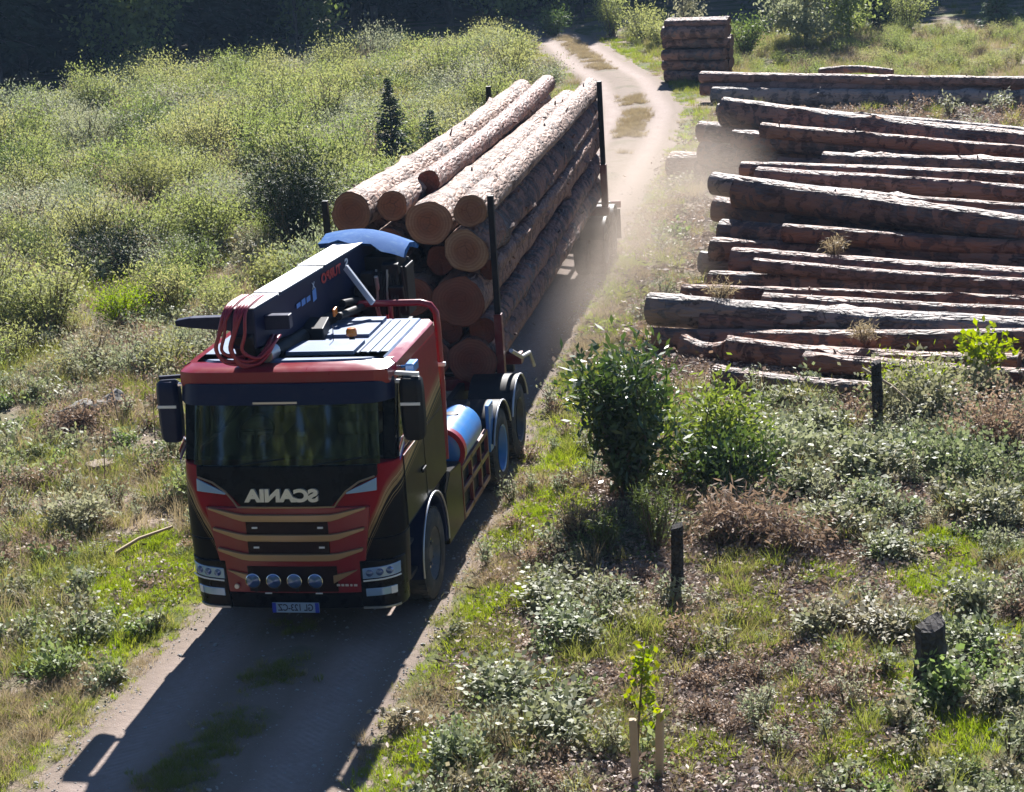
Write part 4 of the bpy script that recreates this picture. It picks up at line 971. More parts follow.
PILE = [ # left end, right end, r, extra length, label, bark
 ('near', (2.35,13.26,.62),(9.04,11.63,.55),.27,4,'log with a square dark left end lying along the back of the nearest low pile','bark_pile'),
 ('near', (3.25,13.32-.5,.47),(9.07,11.5,.42),.17,4,'thin pinkish log lying in the middle of the nearest low pile','bark_red'),
 ('near', (2.48,12.75,.22),(8.98,11.1,.62),.19,4,'log tilted upwards to the right across the nearest low pile','bark_pile'),
 ('near', (3.77,11.72,.27),(8.2,10.5,.24),.23,0,'log with a pale sawn end at the front of the nearest low pile','bark_pile'),
 ('near', (3.02,12.15,.24),(3.74,11.78,.26),.20,0,'short log butt lying in line with the front log of the nearest pile','bark_pile'),
 ('near', (3.67,10.31,.18),(6.15,9.36,.18),.2,0,'half buried log in front of the nearest pile, above the undergrowth','bark_pile'),
 ('near', (2.71,15.33,.42),(9.21,13.4,.42),.15,4,'slim pale log in the gap behind the nearest low pile','bark_red'),
 ('big', (3.41,21.26,1.68),(9.63,19.2,1.45),.17,5,'slim log on the top rear of the big middle pile','bark_pile'),
 ('big', (3.43,19.57,1.52),(9.7,16.3,1.05),.29,3,'thick dark log slanting down across the upper front of the big middle pile','bark_pile'),
 ('big', (2.88,20.7,1.5),(7.2,18.3,1.3),.23,3,'log with a broad black left end at the top corner of the big middle pile','bark_pile'),
 ('big', (2.97,19.89,1.12),(9.7,16.7,.70),.24,3,'shadowed bluish log just below the thick slanting log of the big middle pile','bark_pile'),
 ('big', (3.16,18.75,.86),(9.5,16.0,.62),.25,3,'log in deep shadow halfway down the big middle pile','bark_pile'),
 ('big', (3.0,18.3,.62),(8.6,16.6,.35),.22,3,'log in the lower shadow of the big middle pile, above the base log','bark_pile'),
 ('big', (3.47,17.60,.50),(9.36,15.25,.48),.27,5,'sunlit brown log low at the front of the big middle pile','bark_red'),
 ('big', (3.06,17.2,.22),(9.34,14.8,.22),.21,5,'base log on the ground at the front of the big middle pile','bark_pile'),
 ('big', (5.8,18.7,1.38),(9.67,17.2,1.2),.19,4,'short reddish log emerging on top of the big middle pile behind the thick dark one','bark_red'),
 ('big', (3.47,22.0,1.45),(9.66,19.8,1.3),.14,5,'slimmest log along the very back of the big middle pile','bark_pile'),
 ('big', (3.76,20.7,1.62),(9.59,18.2,1.38),.18,4,'pale log on top of the big middle pile between two slim ones','bark_red'),
 ('big', (2.77,18.4,.36),(4.9,17.6,.36),.19,0,'short log end sticking out low at the left of the big middle pile','bark_pile'),
 ('big', (3.6,21.3,.3),(9.9,19.0,.3),.3,3,'base log at the back of the big middle pile','bark_pile'),
 ('big', (3.7,20.6,.85),(9.9,18.2,.8),.29,3,'inner log in the core of the big middle pile','bark_pile'),
 ('big', (4.4,17.9,.98),(9.8,15.9,.86),.17,4,'thin stripped log between the slanting log and the sunlit one of the big pile','bark_rust'),
 ('big', (3.9,16.75,.60),(9.2,14.9,.56),.13,4,'slim log resting in front of the sunlit brown one in the big middle pile','bark_red'),
 ('near', (4.2,14.3,.40),(9.4,12.9,.40),.2,4,'log filling the hollow behind the thin pinkish log of the nearest pile','bark_pile'),
 ('near', (5.0,11.0,.24),(9.3,9.9,.22),.16,3,'slim log at the foot of the nearest pile behind the fresh green shrub','bark_rust'),
 ('far', (3.4,28.9,1.42),(10.0,25.6,1.1),.18,3,'slim reddish log lying on the front of the dusty pile','bark_rust'),
 ('far', (2.37,30.45,1.72),(10.4,26.6,1.15),.33,3,'thick log lying on top of the dusty pile behind the big one','bark_pile'),
 ('far', (2.14,31.6,1.62),(10.4,28.0,1.05),.16,3,'slim log along the back of the dusty pile behind the big one','bark_pile'),
 ('far', (1.74,30.8,1.18),(8.6,27.6,.95),.26,3,'log with its end in the dust, second layer of the pile behind the big one','bark_pile'),
 ('far', (1.8,30.2,.72),(8.6,27.0,.62),.27,3,'log in the dust, third layer of the pile behind the big one','bark_pile'),
 ('far', (.97,30.82,.36),(7.0,28.3,.3),.33,3,'thick log jutting out nearest the road at the foot of the dusty pile','bark_pile'),
 ('far', (4.93,27.2,.82),(10.22,24.7,.75),.27,5,'bright silvery log in front of the dusty pile, sunlit along its back','bark_pile'),
 ('far', (2.7,29.4,1.18),(10.32,26.1,.85),.25,4,'bluish shaded log under the thick top log of the dusty pile','bark_pile'),
 ('far', (3.83,28.0,.66),(9.5,25.4,.60),.22,4,'grey log end showing left of the silvery log of the dusty pile','bark_pile'),
 ('far', (4.6,27.2,.26),(10.3,24.6,.22),.26,4,'base log under the silvery log of the dusty pile','bark_pile'),
 ('rear', (.37,46.9,.80),(11.68,42.0,.74),.18,4,'top log of the long low row in front of the yellow green bracken','bark_red'),
 ('rear', (.83,46.1,.27),(11.76,41.4,.27),.27,4,'front log of the long low row beyond the bare yard','bark_red'),
 ('rear', (.40,46.7,.42),(8.0,43.6,.42),.2,2,'log with a dark left end behind the front log of the long low row','bark_red'),
 ('rear', (.9,47.6,.62),(11.73,42.6,.62),.2,4,'second log from the back in the long low row','bark_red'),
 ('rear', (7.74,44.1,.62),(11.9,42.2,.62),.24,3,'thick dark log lying over the long low row at its right','bark_red'),
 ('rear', (4.26,47.0,.80),(6.6,46.0,.78),.13,0,'short thin log lying loose on the back of the long low row','bark_pile'),
]
GN = {'near':'logs of the nearest low pile', 'big':'logs of the big middle pile', 'far':'logs of the dusty pile', 'rear':'logs of the long low row'}
for i, (gk, P, Q, r, ex, lab, bk) in enumerate(PILE):
    P, Q = Vector(P), Vector(Q); Q = Q+(Q-P).normalized()*ex
    log_thing('log', P, Q, r, r*.84, bk if i % 3 else ('bark_silver' if i % 9 == 0 else 'bark_rust'), 'cut_pile', lab, GN[gk], .10, 40+i)
# stack of short billets beside the road, far off
ROWN = ['bottom', 'second', 'third', 'fourth', 'fifth', 'top']; COLN = ['road-side end', 'second from the road', 'third from the road', 'side away from the road']
for j in range(5):
    for k in range(4):
        x0 = -1.45+rng.normal()*.07; y0 = 52.6+k*.46+(.2 if j % 2 else 0); z0 = .22+j*.385
        lab = f'short grey billet in the {ROWN[j]} layer of the far roadside stack, ' + ['front row', 'second row back', 'third row back', 'rear row'][k]
        log_thing('billet', (x0, y0+.45, z0), (x0+2.35+rng.normal()*.08, y0-.42, z0+rng.normal()*.02), .205+rng.normal()*.02, .20, 'bark_pile', 'cut_pile', lab, 'billets of the far roadside stack', .01, 90+j*5+k)
for k in range(3):
    log_thing('billet', (-1.4, 53.1+k*.5, 2.08), (.9, 52.3+k*.5, 2.1), .14, .13, 'bark_red', 'cut_pile', 'thin pale billet laid on top of the far roadside stack, ' + ['front one', 'middle one', 'rear one'][k], 'billets of the far roadside stack', .01, 130+k)

# ------------------------------------------------------------------ posts, stumps, stones, saplings
def gz(x, y): return float(ground_z(np.array([x]), np.array([y]))[0])
def post(name, x, y, h, w, m, label, tilt=(0,0), cat='post', rz=0, round_=False):
    s = MB()
    if round_: s.loft([[(w*k*math.cos(a), w*k*math.sin(a), z) for a in np.linspace(0, 2*math.pi, 12, endpoint=False)] for z, k in ((-.2,1.05),(h*.5,1),(h,.95))])
    else:
        rg = np.random.default_rng(int(h*1000+w*77)); jt = rg.normal(size=(9, 10))*.05
        base = [(-.5,-.42),(-.1,-.5),(.3,-.46),(.5,-.2),(.47,.2),(.4,.46),(.0,.5),(-.3,.42),(-.5,.3),(-.44,-.1)]
        s.loft([[(dx*w*(1.06-.02*q+jt[q,p_]), dy*w*(1.06-.02*q+jt[q,(p_+3) % 10]), z+((.35*dx+.2*dy+jt[8,p_]*1.2)*w if q == 7 else 0)) for p_, (dx, dy) in enumerate(base)] for q, z in enumerate((-.2,.02,h*.2,h*.4,h*.6,h*.8,h*.95,h))])
    o = s.build(name, m, None, bevel=.008, smooth=40); o.location = (x, y, gz(x, y)); o.rotation_euler = (tilt[0], tilt[1], rz)
    return tag(o, label, cat)
post('fence_post', 3.93, 1.5, .78, .14, 'post_wood', 'weathered grey fence post in the shade in front of the laurel bush', (0,.03), 'fence post')
post('fence_post', 6.12, 8.3, .9, .15, 'post_wood', 'bluish weathered fence post beside the ivy mound below the nearest log pile', (.02,-.02), 'fence post')
post('fence_post', 6.62, -1.05, .60, .27, 'post_wood', 'thick dark square post with a slanted top, leaves growing at its foot', (0,.0), 'fence post', .3)
post('wooden_stake', 4.215, -3.12, .62, .075, 'pale_wood', 'pale peeled stake standing beside the staked sapling', (0,.05), 'stake', 0, False)
def stump(x, y, r, h, lab):
    s = MB(); n = 16; rg = np.random.default_rng(int(x*100) % 977)
    k0 = 1+rg.normal(size=n)*.06
    s.loft([[(r*k*k0[i]*math.cos(2*math.pi*i/n), r*k*k0[i]*math.sin(2*math.pi*i/n), z) for i in range(n)] for z, k in ((-.1,1.5),(.05,1.2),(h*.6,1.02),(h,1.0))], True)
    o = s.build('stump', 'bark_tree', None, smooth=45); o.location = (x, y, gz(x, y))
    c = MB(); c.loft([[(r*.94*k0[i]*math.cos(2*math.pi*i/n), r*.94*k0[i]*math.sin(2*math.pi*i/n), z) for i in range(n)] for z in (h+.002, h+.012)]); c.build('cut_top', 'stump_top', o, smooth=40)
    return tag(o, lab, 'stump')
stump(-4.72, 6.2, .21, .16, 'low grey sawn stump in the grass beside the thin dead stems')
stump(-4.6, 4.6, .19, .10, 'flat pale stump lower down the bank, half sunk in dry grass')
def rock(x, y, d, lab, seed):
    import bmesh
    bm = bmesh.new(); bmesh.ops.create_icosphere(bm, subdivisions=3, radius=1); rg = np.random.default_rng(seed); ph = rg.uniform(0, 6, 9)
    for v in bm.verts:
        c = v.co; k = 1+.2*math.sin(3*c.x+ph[0]+2*c.y)+.16*math.sin(4*c.y+ph[1]+3*c.z)+.1*math.sin(7*c.z+ph[2]+5*c.x)+rg.normal()*.045
        v.co = Vector((c.x*d[0]*k, c.y*d[1]*k, max(c.z, -.4)*d[2]*k))
    me = bpy.data.meshes.new('rock'); bm.to_mesh(me); bm.free(); me.materials.append(M['boulder' if d[0] > .2 else 'stone'])
    o = bpy.data.objects.new('rock', me); COL.objects.link(o); o.location = (x, y, gz(x, y)+d[2]*.2); return tag(o, lab, 'rock')
rock(-6.15, 9.0, (.36,.28,.24), 'pale grey boulder with dry stems over it on the left bank', 3)
rock(-5.75, 9.25, (.24,.2,.26), 'smaller pale rock leaning on the grey boulder on the left bank', 4)
rock(1.42, 22.6, (.16,.13,.1), 'white stone at the right road edge behind the trailer wheels', 5)

def sapling(name, x, y, h, leaves, m, lab, lean_=(0,0), ll=.07, thick=.012, low=.45):
    root = empty(name, (x, y, gz(x, y))); P = np.array([[0,0,-.05],[lean_[0]*.3,lean_[1]*.3,h*.4],[lean_[0]*.7,lean_[1]*.7,h*.75],[lean_[0],lean_[1],h]]); paths = [(P, thick, .004)]
    C = []; N = []
    for i in range(max(3, leaves//14)):
        t = rng.uniform(low, .98); s = P[0]*(1-t)+P[3]*t; s[2] = h*t; a = rng.uniform(0, 6.28); l = h*.2*(1.2-t); e = s+np.array([l*math.cos(a), l*math.sin(a), l*.6]); paths.append((np.array([s,(s+e)/2,e]), .004, .002))
        k = 14; tt = rng.uniform(.1, 1.1, k)[:,None]; C.append(s*(1-tt)+e*tt+rng.normal(size=(k,3))*.045); N.append(unit(rng.normal(size=(k,3))+np.array([0,0,-.2])))
    st = bpy.data.objects.new('stem', stems_mesh('stem', 'twig', paths)); COL.objects.link(st); st.parent = root
    if leaves:
        C = np.concatenate(C); N = np.concatenate(N); V, F = leaf_quads(C, N, ll*rng.uniform(.6,1.2,len(C)), ll*.6)
        f = bpy.data.objects.new('foliage', rawmesh('foliage', V, 4, F, [m], rng.uniform(0,1,len(C)))); COL.objects.link(f); f.parent = root
    return tag(root, lab, 'sapling')
sap = sapling('sapling', 4.02, -3.2, 1.22, 230, 'sapling', 'young yellow green sapling tied to a pale stake on the leaf litter', (.12,.03), .08, .016, .32)
s = MB(); s.loft([[(dx*.033, dy*.033, z) for dx, dy in ((-1,-1),(1,-1),(1,1),(-1,1))] for z in (-.15, .60)]); g0 = s.build('support_stake', 'pale_wood', sap, bevel=.005); g0.location = (-.0,-.05,0)
for x, y, h, ln, lab in ((-4.15,6.9,1.3,(.05,.1),'tall thin dead stem standing behind the grey stump'), (-4.3,5.3,1.0,(.1,.0),'thin leaning dead stem in front of the grey stump'), (-5.2,8.2,.9,(-.1,.05),'short bare twig beside the pale boulder')):
    sapling('dead_stem', x, y, h, 14, 'dead', lab, ln, .05, .009, .6)['category'] = 'dead stem'
def branch(pts, r, lab, m='twig', name='branch'):
    s = MB(); s.tube(pts, [r, r*.9, r*.7, r*.4][:len(pts)], 7); o = s.build(name, m, None, smooth=60); return tag(o, lab, 'branch')
branch([(-4.3,7.6,.25),(-3.6,7.0,.2),(-3.0,6.6,.15),(-2.3,6.5,.12)], .03, 'fallen pale branch lying in the grass on the left bank', 'pale_wood')
branch([(-3.1,2.6,.12),(-2.9,2.9,.2),(-2.6,3.3,.22)], .025, 'short broken branch sticking out of the left verge', 'pale_wood')
branch([(5.9,8.6,.75),(6.3,8.4,.55),(6.6,8.1,.35)], .022, 'bleached branch leaning across the ivy mound', 'pale_wood')

# ------------------------------------------------------------------ bushes and trees that stand out
def B(name, x, y, m, lab, cat='bush', group=None, **k): return bush_thing(name, (x, y, gz(x, y)), m, lab, cat, group, rng.uniform(0,6.28), **k)
B('laurel_bush', 3.0, 4.75, 'laurel', 'tall dark glossy evergreen shrub between the road and the nearest log pile', h=2.1, rad=.68, nstem=34, nleaf=4200, ll=.17, lw=.056, upright=.75, low=.06, clump=.2, flat=.35)
B('laurel_bush', 3.75, 6.0, 'laurel_lime', 'lower yellow green evergreen shrub leaning against the tall dark one', h=1.3, rad=.85, nstem=24, nleaf=2100, ll=.13, lw=.05, upright=.5, low=.2, clump=.2, flat=.35)
B('laurel_bush', 4.2, 5.1, 'laurel', 'low dark evergreen shrub at the right foot of the tall one', h=.85, rad=.7, nstem=22, nleaf=2600, ll=.11, lw=.045, upright=.4, low=.1, clump=.2)
B('broom_bush', 3.55, 2.75, 'broom', 'upright green broom bush behind the grey fence post', h=.85, rad=.3, nstem=30, nleaf=1900, ll=.09, lw=.012, upright=1.2, low=.1, clump=.1)
B('broom_bush', 2.95, 2.6, 'broom', 'smaller broom bush at the left end of the laurel shade', h=.65, rad=.24, nstem=22, nleaf=1200, ll=.09, lw=.012, upright=1.2, low=.1, clump=.1)
B('dry_bush', 2.55, 3.2, 'grass_dry', 'straw coloured dry bush left of the laurel foot', h=.6, rad=.34, nstem=26, nleaf=1400, ll=.06, lw=.014, upright=.7, low=.1, clump=.2)
B('bracken_heap', 4.55, 3.3, 'dead', 'brown heap of dead bracken right of the laurel', cat='bracken heap', h=.5, rad=.6, nstem=40, nleaf=3000, ll=.13, lw=.03, upright=.2, low=.05, clump=.22, droop=.6)
B('bracken_heap', 5.15, 2.9, 'dead', 'smaller brown bracken heap beside the larger one', cat='bracken heap', h=.42, rad=.5, nstem=26, nleaf=1400, ll=.11, lw=.03, upright=.2, low=.05, clump=.22, droop=.5)
B('ivy_mound', 6.75, 8.7, 'bramble', 'overgrown mound of ivy and brambles below the nearest log pile', cat='ivy mound', h=.62, rad=.85, nstem=46, nleaf=4200, ll=.085, lw=.06, upright=.1, low=.05, clump=.2, droop=.2)
B('grass_hummock', 6.65, 9.35, 'grass_bright', 'bright grassy hummock on top of the ivy mound', cat='hummock', h=.62, rad=.75, nstem=40, nleaf=2600, ll=.09, lw=.016, upright=.3, low=.3, clump=.18)
B('leafy_shrub', 7.72, 9.9, 'sapling', 'fresh bright green shrub standing up against the front log of the nearest pile', h=1.0, rad=.36, nstem=12, nleaf=420, ll=.13, lw=.075, upright=.8, low=.45, clump=.22)
B('dark_shrub', 7.65, 9.3, 'bramble', 'dark leafy shrub below the fresh bright green one', h=.55, rad=.4, nstem=20, nleaf=1100, ll=.09, lw=.06, upright=.3, low=.05, clump=.22)
B('brown_shrub', 7.75, 6.8, 'dead', 'large brownish faded shrub at the right edge below the log pile', h=.85, rad=.75, nstem=44, nleaf=3600, ll=.06, lw=.035, upright=.3, low=.1, clump=.2)
B('grey_shrub', 7.2, 5.5, 'bramble', 'grey green bramble thicket in front of the brownish shrub', h=.5, rad=.75, nstem=40, nleaf=2800, ll=.075, lw=.055, upright=.2, low=.1, clump=.2)
B('nettle_clump', 5.1, 6.2, 'scrub_grey', 'pale leafy weed clump in front of the half buried log', h=.5, rad=.6, nstem=40, nleaf=1800, ll=.09, lw=.05, upright=.6, low=.2, clump=.18)
B('post_weeds', 6.72, -1.5, 'weed', 'dark leafy weed climbing the thick square post', cat='weed', h=.42, rad=.28, nstem=16, nleaf=420, ll=.085, lw=.06, upright=.5, low=.1, clump=.25)
cl = None
for x, y, s_, m_, what in ((5.3,4.9,1.0,'bramble','silvery bramble clump in the middle of the open bank'),(6.0,4.3,.9,'bramble',0),(5.9,5.6,1.1,'bramble',0),(4.7,7.3,.9,'bramble',0),(5.4,7.6,1.0,'bramble',0),(6.6,6.3,1.0,'bramble',0),(6.2,2.6,.8,'bramble',0),(5.6,3.4,.9,'bramble',0),(5.6,.6,.8,'bramble',0),(6.2,.3,.9,'bramble',0),(7.1,1.0,.9,'bramble',0),(2.55,1.3,.9,'bramble',0),(2.9,.2,.9,'bramble',0),(2.5,-1.3,.9,'bramble',0),(3.1,-2.3,1.0,'bramble',0),(2.3,-2.9,.8,'bramble',0),(7.0,-.3,.9,'bramble',0),(3.3,1.2,.7,'bramble',0),(7.4,3.9,1.0,'bramble',0)):
    if cl is None: cl = o = B('bramble_clump', x, y, m_, 'x', 'bramble clump', h=.42, rad=.42, nstem=26, nleaf=1100, ll=.085, lw=.062, upright=.3, low=.1, clump=.24, flat=.62)
    else: o = copy_tree(cl)
    o.location = (x, y, gz(x, y)); o.scale = (s_*rng.uniform(.8,1.2), s_*rng.uniform(.8,1.2), s_*rng.uniform(.7,1.1)); o.rotation_euler.z = rng.uniform(0, 6.28)
    tag(o, 'silvery leaved bramble clump scattered over the bank below the log piles', 'bramble clump', 'bramble clumps of the open bank')
B('dry_weed', -6.0, 8.6, 'dead', 'brown dry weeds growing in front of the pale boulder', cat='weed', h=.38, rad=.45, nstem=26, nleaf=900, ll=.08, lw=.03, upright=.6, low=.1, clump=.25)
B('dark_shrub', -2.75, 4.9, 'weed', 'dark weed clump close beside the mirror side of the cab', h=.45, rad=.42, nstem=24, nleaf=1200, ll=.08, lw=.045, upright=.5, low=.1, clump=.22)
B('grey_shrub', -4.0, 3.6, 'scrub_grey', 'grey green shrub between the sunk stump and the truck', h=.5, rad=.5, nstem=28, nleaf=1500, ll=.075, lw=.04, upright=.5, low=.1, clump=.22)
B('dry_bush', -5.0, 2.2, 'dead', 'brown thicket of dry stems lower down the slope from the stumps', h=.5, rad=.6, nstem=36, nleaf=2000, ll=.07, lw=.03, upright=.5, low=.1, clump=.22)
for x_, y_, z_, lab_ in ((5.35, 16.9, .78, 'tuft of dry grass caught on the sunlit brown log'), (3.55, 13.1, .82, 'tangle of dry roots at the end of the nearest low pile'), (5.9, 11.3, .5, 'dry fern tuft between the front logs of the nearest pile')):
    bush_thing('dry_tuft', (x_, y_, z_), 'grass_dry', lab_, 'dry tuft', None, 0, h=.26, rad=.26, nstem=22, nleaf=500, ll=.11, lw=.012, upright=.5, low=.1, clump=.25)
# left side
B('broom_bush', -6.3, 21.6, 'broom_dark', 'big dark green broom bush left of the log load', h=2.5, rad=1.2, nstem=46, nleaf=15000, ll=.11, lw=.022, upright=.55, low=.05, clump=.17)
B('broom_bush', -9.9, 20.4, 'broom_dark', 'dark broom thicket far left of the crane', h=1.3, rad=1.1, nstem=44, nleaf=5200, ll=.10, lw=.02, upright=.6, low=.05, clump=.18)
B('pale_shrub', -8.6, 22.5, 'scrub', 'rounded fresh green shrub in front of the clearing scrub', h=1.7, rad=1.0, nstem=44, nleaf=5200, ll=.085, lw=.04, upright=.6, low=.1, clump=.17)
B('lime_shrub', -8.0, 15.6, 'grass_bright', 'low vivid lime green shrub left of the crane tip', h=.8, rad=.62, nstem=36, nleaf=3000, ll=.07, lw=.022, upright=.7, low=.1, clump=.18)
B('golden_shrub', -12.1, 28.2, 'scrub_gold', 'golden yellow shrub with a dark hollow beneath it in the clearing', h=1.5, rad=.85, nstem=30, nleaf=3000, ll=.10, lw=.04, upright=.6, low=.35, clump=.17)
B('golden_shrub', -5.6, 17.0, 'scrub_gold', 'ochre shrub right behind the tip of the crane', h=.85, rad=.55, nstem=26, nleaf=1900, ll=.08, lw=.035, upright=.6, low=.2, clump=.17)
B('dark_weed', -2.35, -.9, 'weed', 'dark green weed clump at the left road edge beside the shadow', cat='weed', h=.36, rad=.26, nstem=20, nleaf=600, ll=.075, lw=.045, upright=.5, low=.1, clump=.2)
conifer_thing('young_conifer', (-6.85, 33.0, gz(-6.85,33)), 'conifer', 'slim dark young conifer rising from the clearing behind the load', rz=1, h=2.6, rad=.7, trunk_r=.035, first=.12, whorl=.11, per=9, spray_l=.15, spray_w=.04, droop=-.3, dens=12)
conifer_thing('young_conifer', (-6.1, 34.6, gz(-6.1,34.6)), 'conifer_pale', 'paler bushy young conifer just right of the slim dark one', rz=2, h=1.6, rad=.7, trunk_r=.03, first=.1, whorl=.13, per=7, spray_l=.14, spray_w=.04, droop=-.2, dens=16)
conifer_thing('pale_conifer', (11.0, 66.8, 0), 'conifer_pale', 'small pale blue green conifer at the right end of the bracken field', rz=1, h=2.1, rad=.9, trunk_r=.05, first=.1, whorl=.16, per=8, spray_l=.22, spray_w=.07, droop=-.15, dens=16)
conifer_thing('roadside_conifer', (6.0, 71, 0), 'conifer', 'dark spreading conifer behind the middle of the bracken field', rz=2, h=4.2, rad=1.8, trunk_r=.1, first=.1, whorl=.25, per=8, spray_l=.35, spray_w=.1, droop=.1, dens=20)
broadleaf_thing('roadside_tree', (3.25, 63, 0), 'scrub_grey', 'hazy grey green tree behind the long low row of logs', 6.5, 1.6, .05, 6500, .2, rz=1, trunk=.11, nb=26)  # pale leaf colour puts haze into this tree
broadleaf_thing('roadside_tree', (4.9, 66, 0), 'scrub', 'lighter yellow green tree right behind the hazy one', 5.0, 1.4, .1, 4200, .2, rz=1, trunk=.09, nb=22)
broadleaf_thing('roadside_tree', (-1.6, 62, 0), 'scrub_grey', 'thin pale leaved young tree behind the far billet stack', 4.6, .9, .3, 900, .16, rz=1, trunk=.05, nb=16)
for x, y, h, r, m_, lab in ((1.0,60,1.7,.9,'tree_leaf','rounded green bush right of the far billet stack'), (-6.0,73,2.2,1.0,'scrub','green bush on the right verge where the track vanishes'), (-9.0,74.5,1.4,.9,'broom','dark bush at the vanishing end of the track'), (-4.3,70,1.6,1.1,'scrub','bush between the track and the far billet stack'),
        (-3.0,66,1.3,1.0,'scrub','low bush behind the road side of the far billet stack'), (7.4,68.5,2.0,1.2,'scrub','light green bush before the dark forest on the right'), (2.0,72,2.2,1.3,'scrub','pale bush behind the roadside trees'), (-9.5,62,1.7,.9,'scrub','green bush on the left verge of the far track'), (-7.3,55,1.7,.8,'scrub','upright green bush on the left verge behind the load')):
    B('roadside_bush', x, y, m_, lab, h=h, rad=r, nstem=30, nleaf=2200, ll=.13, lw=.055, upright=.7, low=.08, clump=.18)
# ------------------------------------------------------------------ forest edge
EDGE = np.array([(-70,22),(-45,30),(-34,36),(-28,42),(-25,48),(-23.5,57),(-21.5,60),(-18.5,60.5),(-13.5,65),(-11,69.5),(-7.5,74),(-2,73.5),(5.8,69),(12,66),(17,61),(40,48)], float)
def edge_y(x): return np.interp(x, EDGE[:,0], EDGE[:,1])
protos = []
for k in range(3):
    h = (21, 23, 19)[k]
    protos.append(conifer_thing('spruce_tree', (0,0,-50), 'spruce_dark', None, h=h, rad=(3.0,2.6,2.8)[k], trunk_r=(.22,.25,.2)[k], first=(2.6,4.2,1.6)[k], whorl=.62, per=7, spray_l=.85, spray_w=.26, droop=.32, dens=24, bare=.15))
cnt = 0
for row, off in enumerate((22, 25.5)):
    x = -50.0 + row*1.7
    while x < 26:
        xx = x+rng.normal()*.7; yy = edge_y(xx)+off+rng.normal()*1.0+(5 if xx > 1 else 0)
        src = protos[int(rng.integers(3))]
        if cnt < 3: o = src = protos[cnt]
        else: o = copy_tree(src)
        o.location = (xx, yy, 0); o.rotation_euler.z = rng.uniform(0, 6.28); o.scale = (1,1,1); s_ = rng.uniform(.85, 1.12); o.scale = (s_, s_, s_)
        tag(o, 'dark spruce standing in the shaded forest edge beyond the clearing', 'tree', 'spruces of the forest edge'); cnt += 1
        x += rng.uniform(2.6, 4.0)
def merged_conifer(name, m, **k):
    tr, br, V, F, T = conifer_parts(**k); V = list(V); F = list(F); nl = len(F)//4
    for P, r0, r1 in tr:
        v, f = tube_np(P, r0, r1, 6); o = len(V); V += list(v); F += [i+o for i in f]
    n = len(F)//4
    return rawmesh(name, V, 4, F, [m, 'bark_tree'], list(T)+[.5]*(n-nl), [0]*nl+[1]*(n-nl))
wp = [merged_conifer('spruce', 'spruce_dark', h=h, rad=3.0, trunk_r=.24, first=f, whorl=.8, per=6, spray_l=1.0, spray_w=.3, droop=.32, dens=18) for h, f in ((22,1.0),(24,1.6))]
pts = []
for off in (29, 33, 37, 42, 48):
    for x in np.arange(-75, 45, 3.4):
        xx = x+rng.normal()*.9; yy = edge_y(xx)+off+rng.normal()*1.2+(5 if xx > 1 else 0)
        pts.append((xx, yy, -.1))
scatter('spruce_forest', wp, np.array(pts), rng.uniform(.85,1.15,len(pts)), rng.integers(0,2,len(pts)), 'dark spruce forest massed behind the trees of the clearing edge', .01)
pts = []                                             # unseen wood added on the near side to shape reflections and sky fill
for yy0 in (-46, -49, -52, -56, -60):
    for x in np.arange(-70, 75, 3.2): pts.append((x+rng.normal()*.9, yy0+rng.normal()*1.3, -.1))
wp = [merged_conifer('spruce', m_, h=h, rad=3.0, trunk_r=.24, first=f, whorl=.8, per=6, spray_l=1.0, spray_w=.3, droop=.32, dens=18) for h, f, m_ in ((22,1.0,'conifer_pale'),(24,1.6,'scrub'),(20,.8,'conifer'))]
scatter('unseen_forest', wp, np.array(pts), rng.uniform(.85,1.15,len(pts)), rng.integers(0,3,len(pts)), 'unseen mixed wood added behind the viewpoint for glass reflections and less fill', .01)
# a few leafy trees in front of the spruces that catch the sun
for x, y, h, r, m_, lab in ((-25.5,62,8,2.4,'tree_leaf','leafy tree catching the sun in front of the spruces at the far left'), (-20.0,69,8,2.2,'tree_leaf','sunlit leafy tree in front of the spruces left of the middle'), (-12.5,78,6.5,2.4,'tree_leaf','broad leafy tree before the spruces above the clearing'), (-8.8,83,6.5,2.3,'tree_leaf','sunlit leafy tree before the spruces near the vanishing track'), (0.5,82,6.0,2.2,'tree_leaf','leafy tree before the spruces right of the vanishing track')):
    broadleaf_thing('leafy_tree', (x, y, 0), m_, lab, h, r, .12, 3800, .28, rz=x, trunk=.12, nb=24)

# ------------------------------------------------------------------ ground cover
CAM = np.array([6.217, -18.969, 7.964]); yaw = -.193755
def view(x, y):
    dx, dy = x-CAM[0], y-CAM[1]; f = dx*math.sin(yaw)+dy*math.cos(yaw); r = dx*math.cos(yaw)-dy*math.sin(yaw)
    return f, r
def sample(dens, f0, f1, margin=.43):
    """random ground points between two distances in front of the viewpoint"""
    A = margin*(f1*f1-f0*f0); n = int(dens*A); f = np.sqrt(rng.uniform(f0*f0, f1*f1, n)); r = rng.uniform(-margin, margin, n)*f
    x = CAM[0]+f*math.sin(yaw)+r*math.cos(yaw); y = CAM[1]+f*math.cos(yaw)-r*math.sin(yaw)
    return x, y
def put_on(x, y): return np.stack([x, y, ground_z(x, y)-.01], 1)
def side(x, y): return x > road_x(y)
def pile_mask(x, y):
    u = x-2.4; yc = y+.27*u
    return (x > 2.3) & (((yc > 10.8) & (yc < 22.3)) | ((x > 1.2) & (yc > 26) & (yc < 32))) | ((x > .2) & (yc > 44.5) & (yc < 47.8))
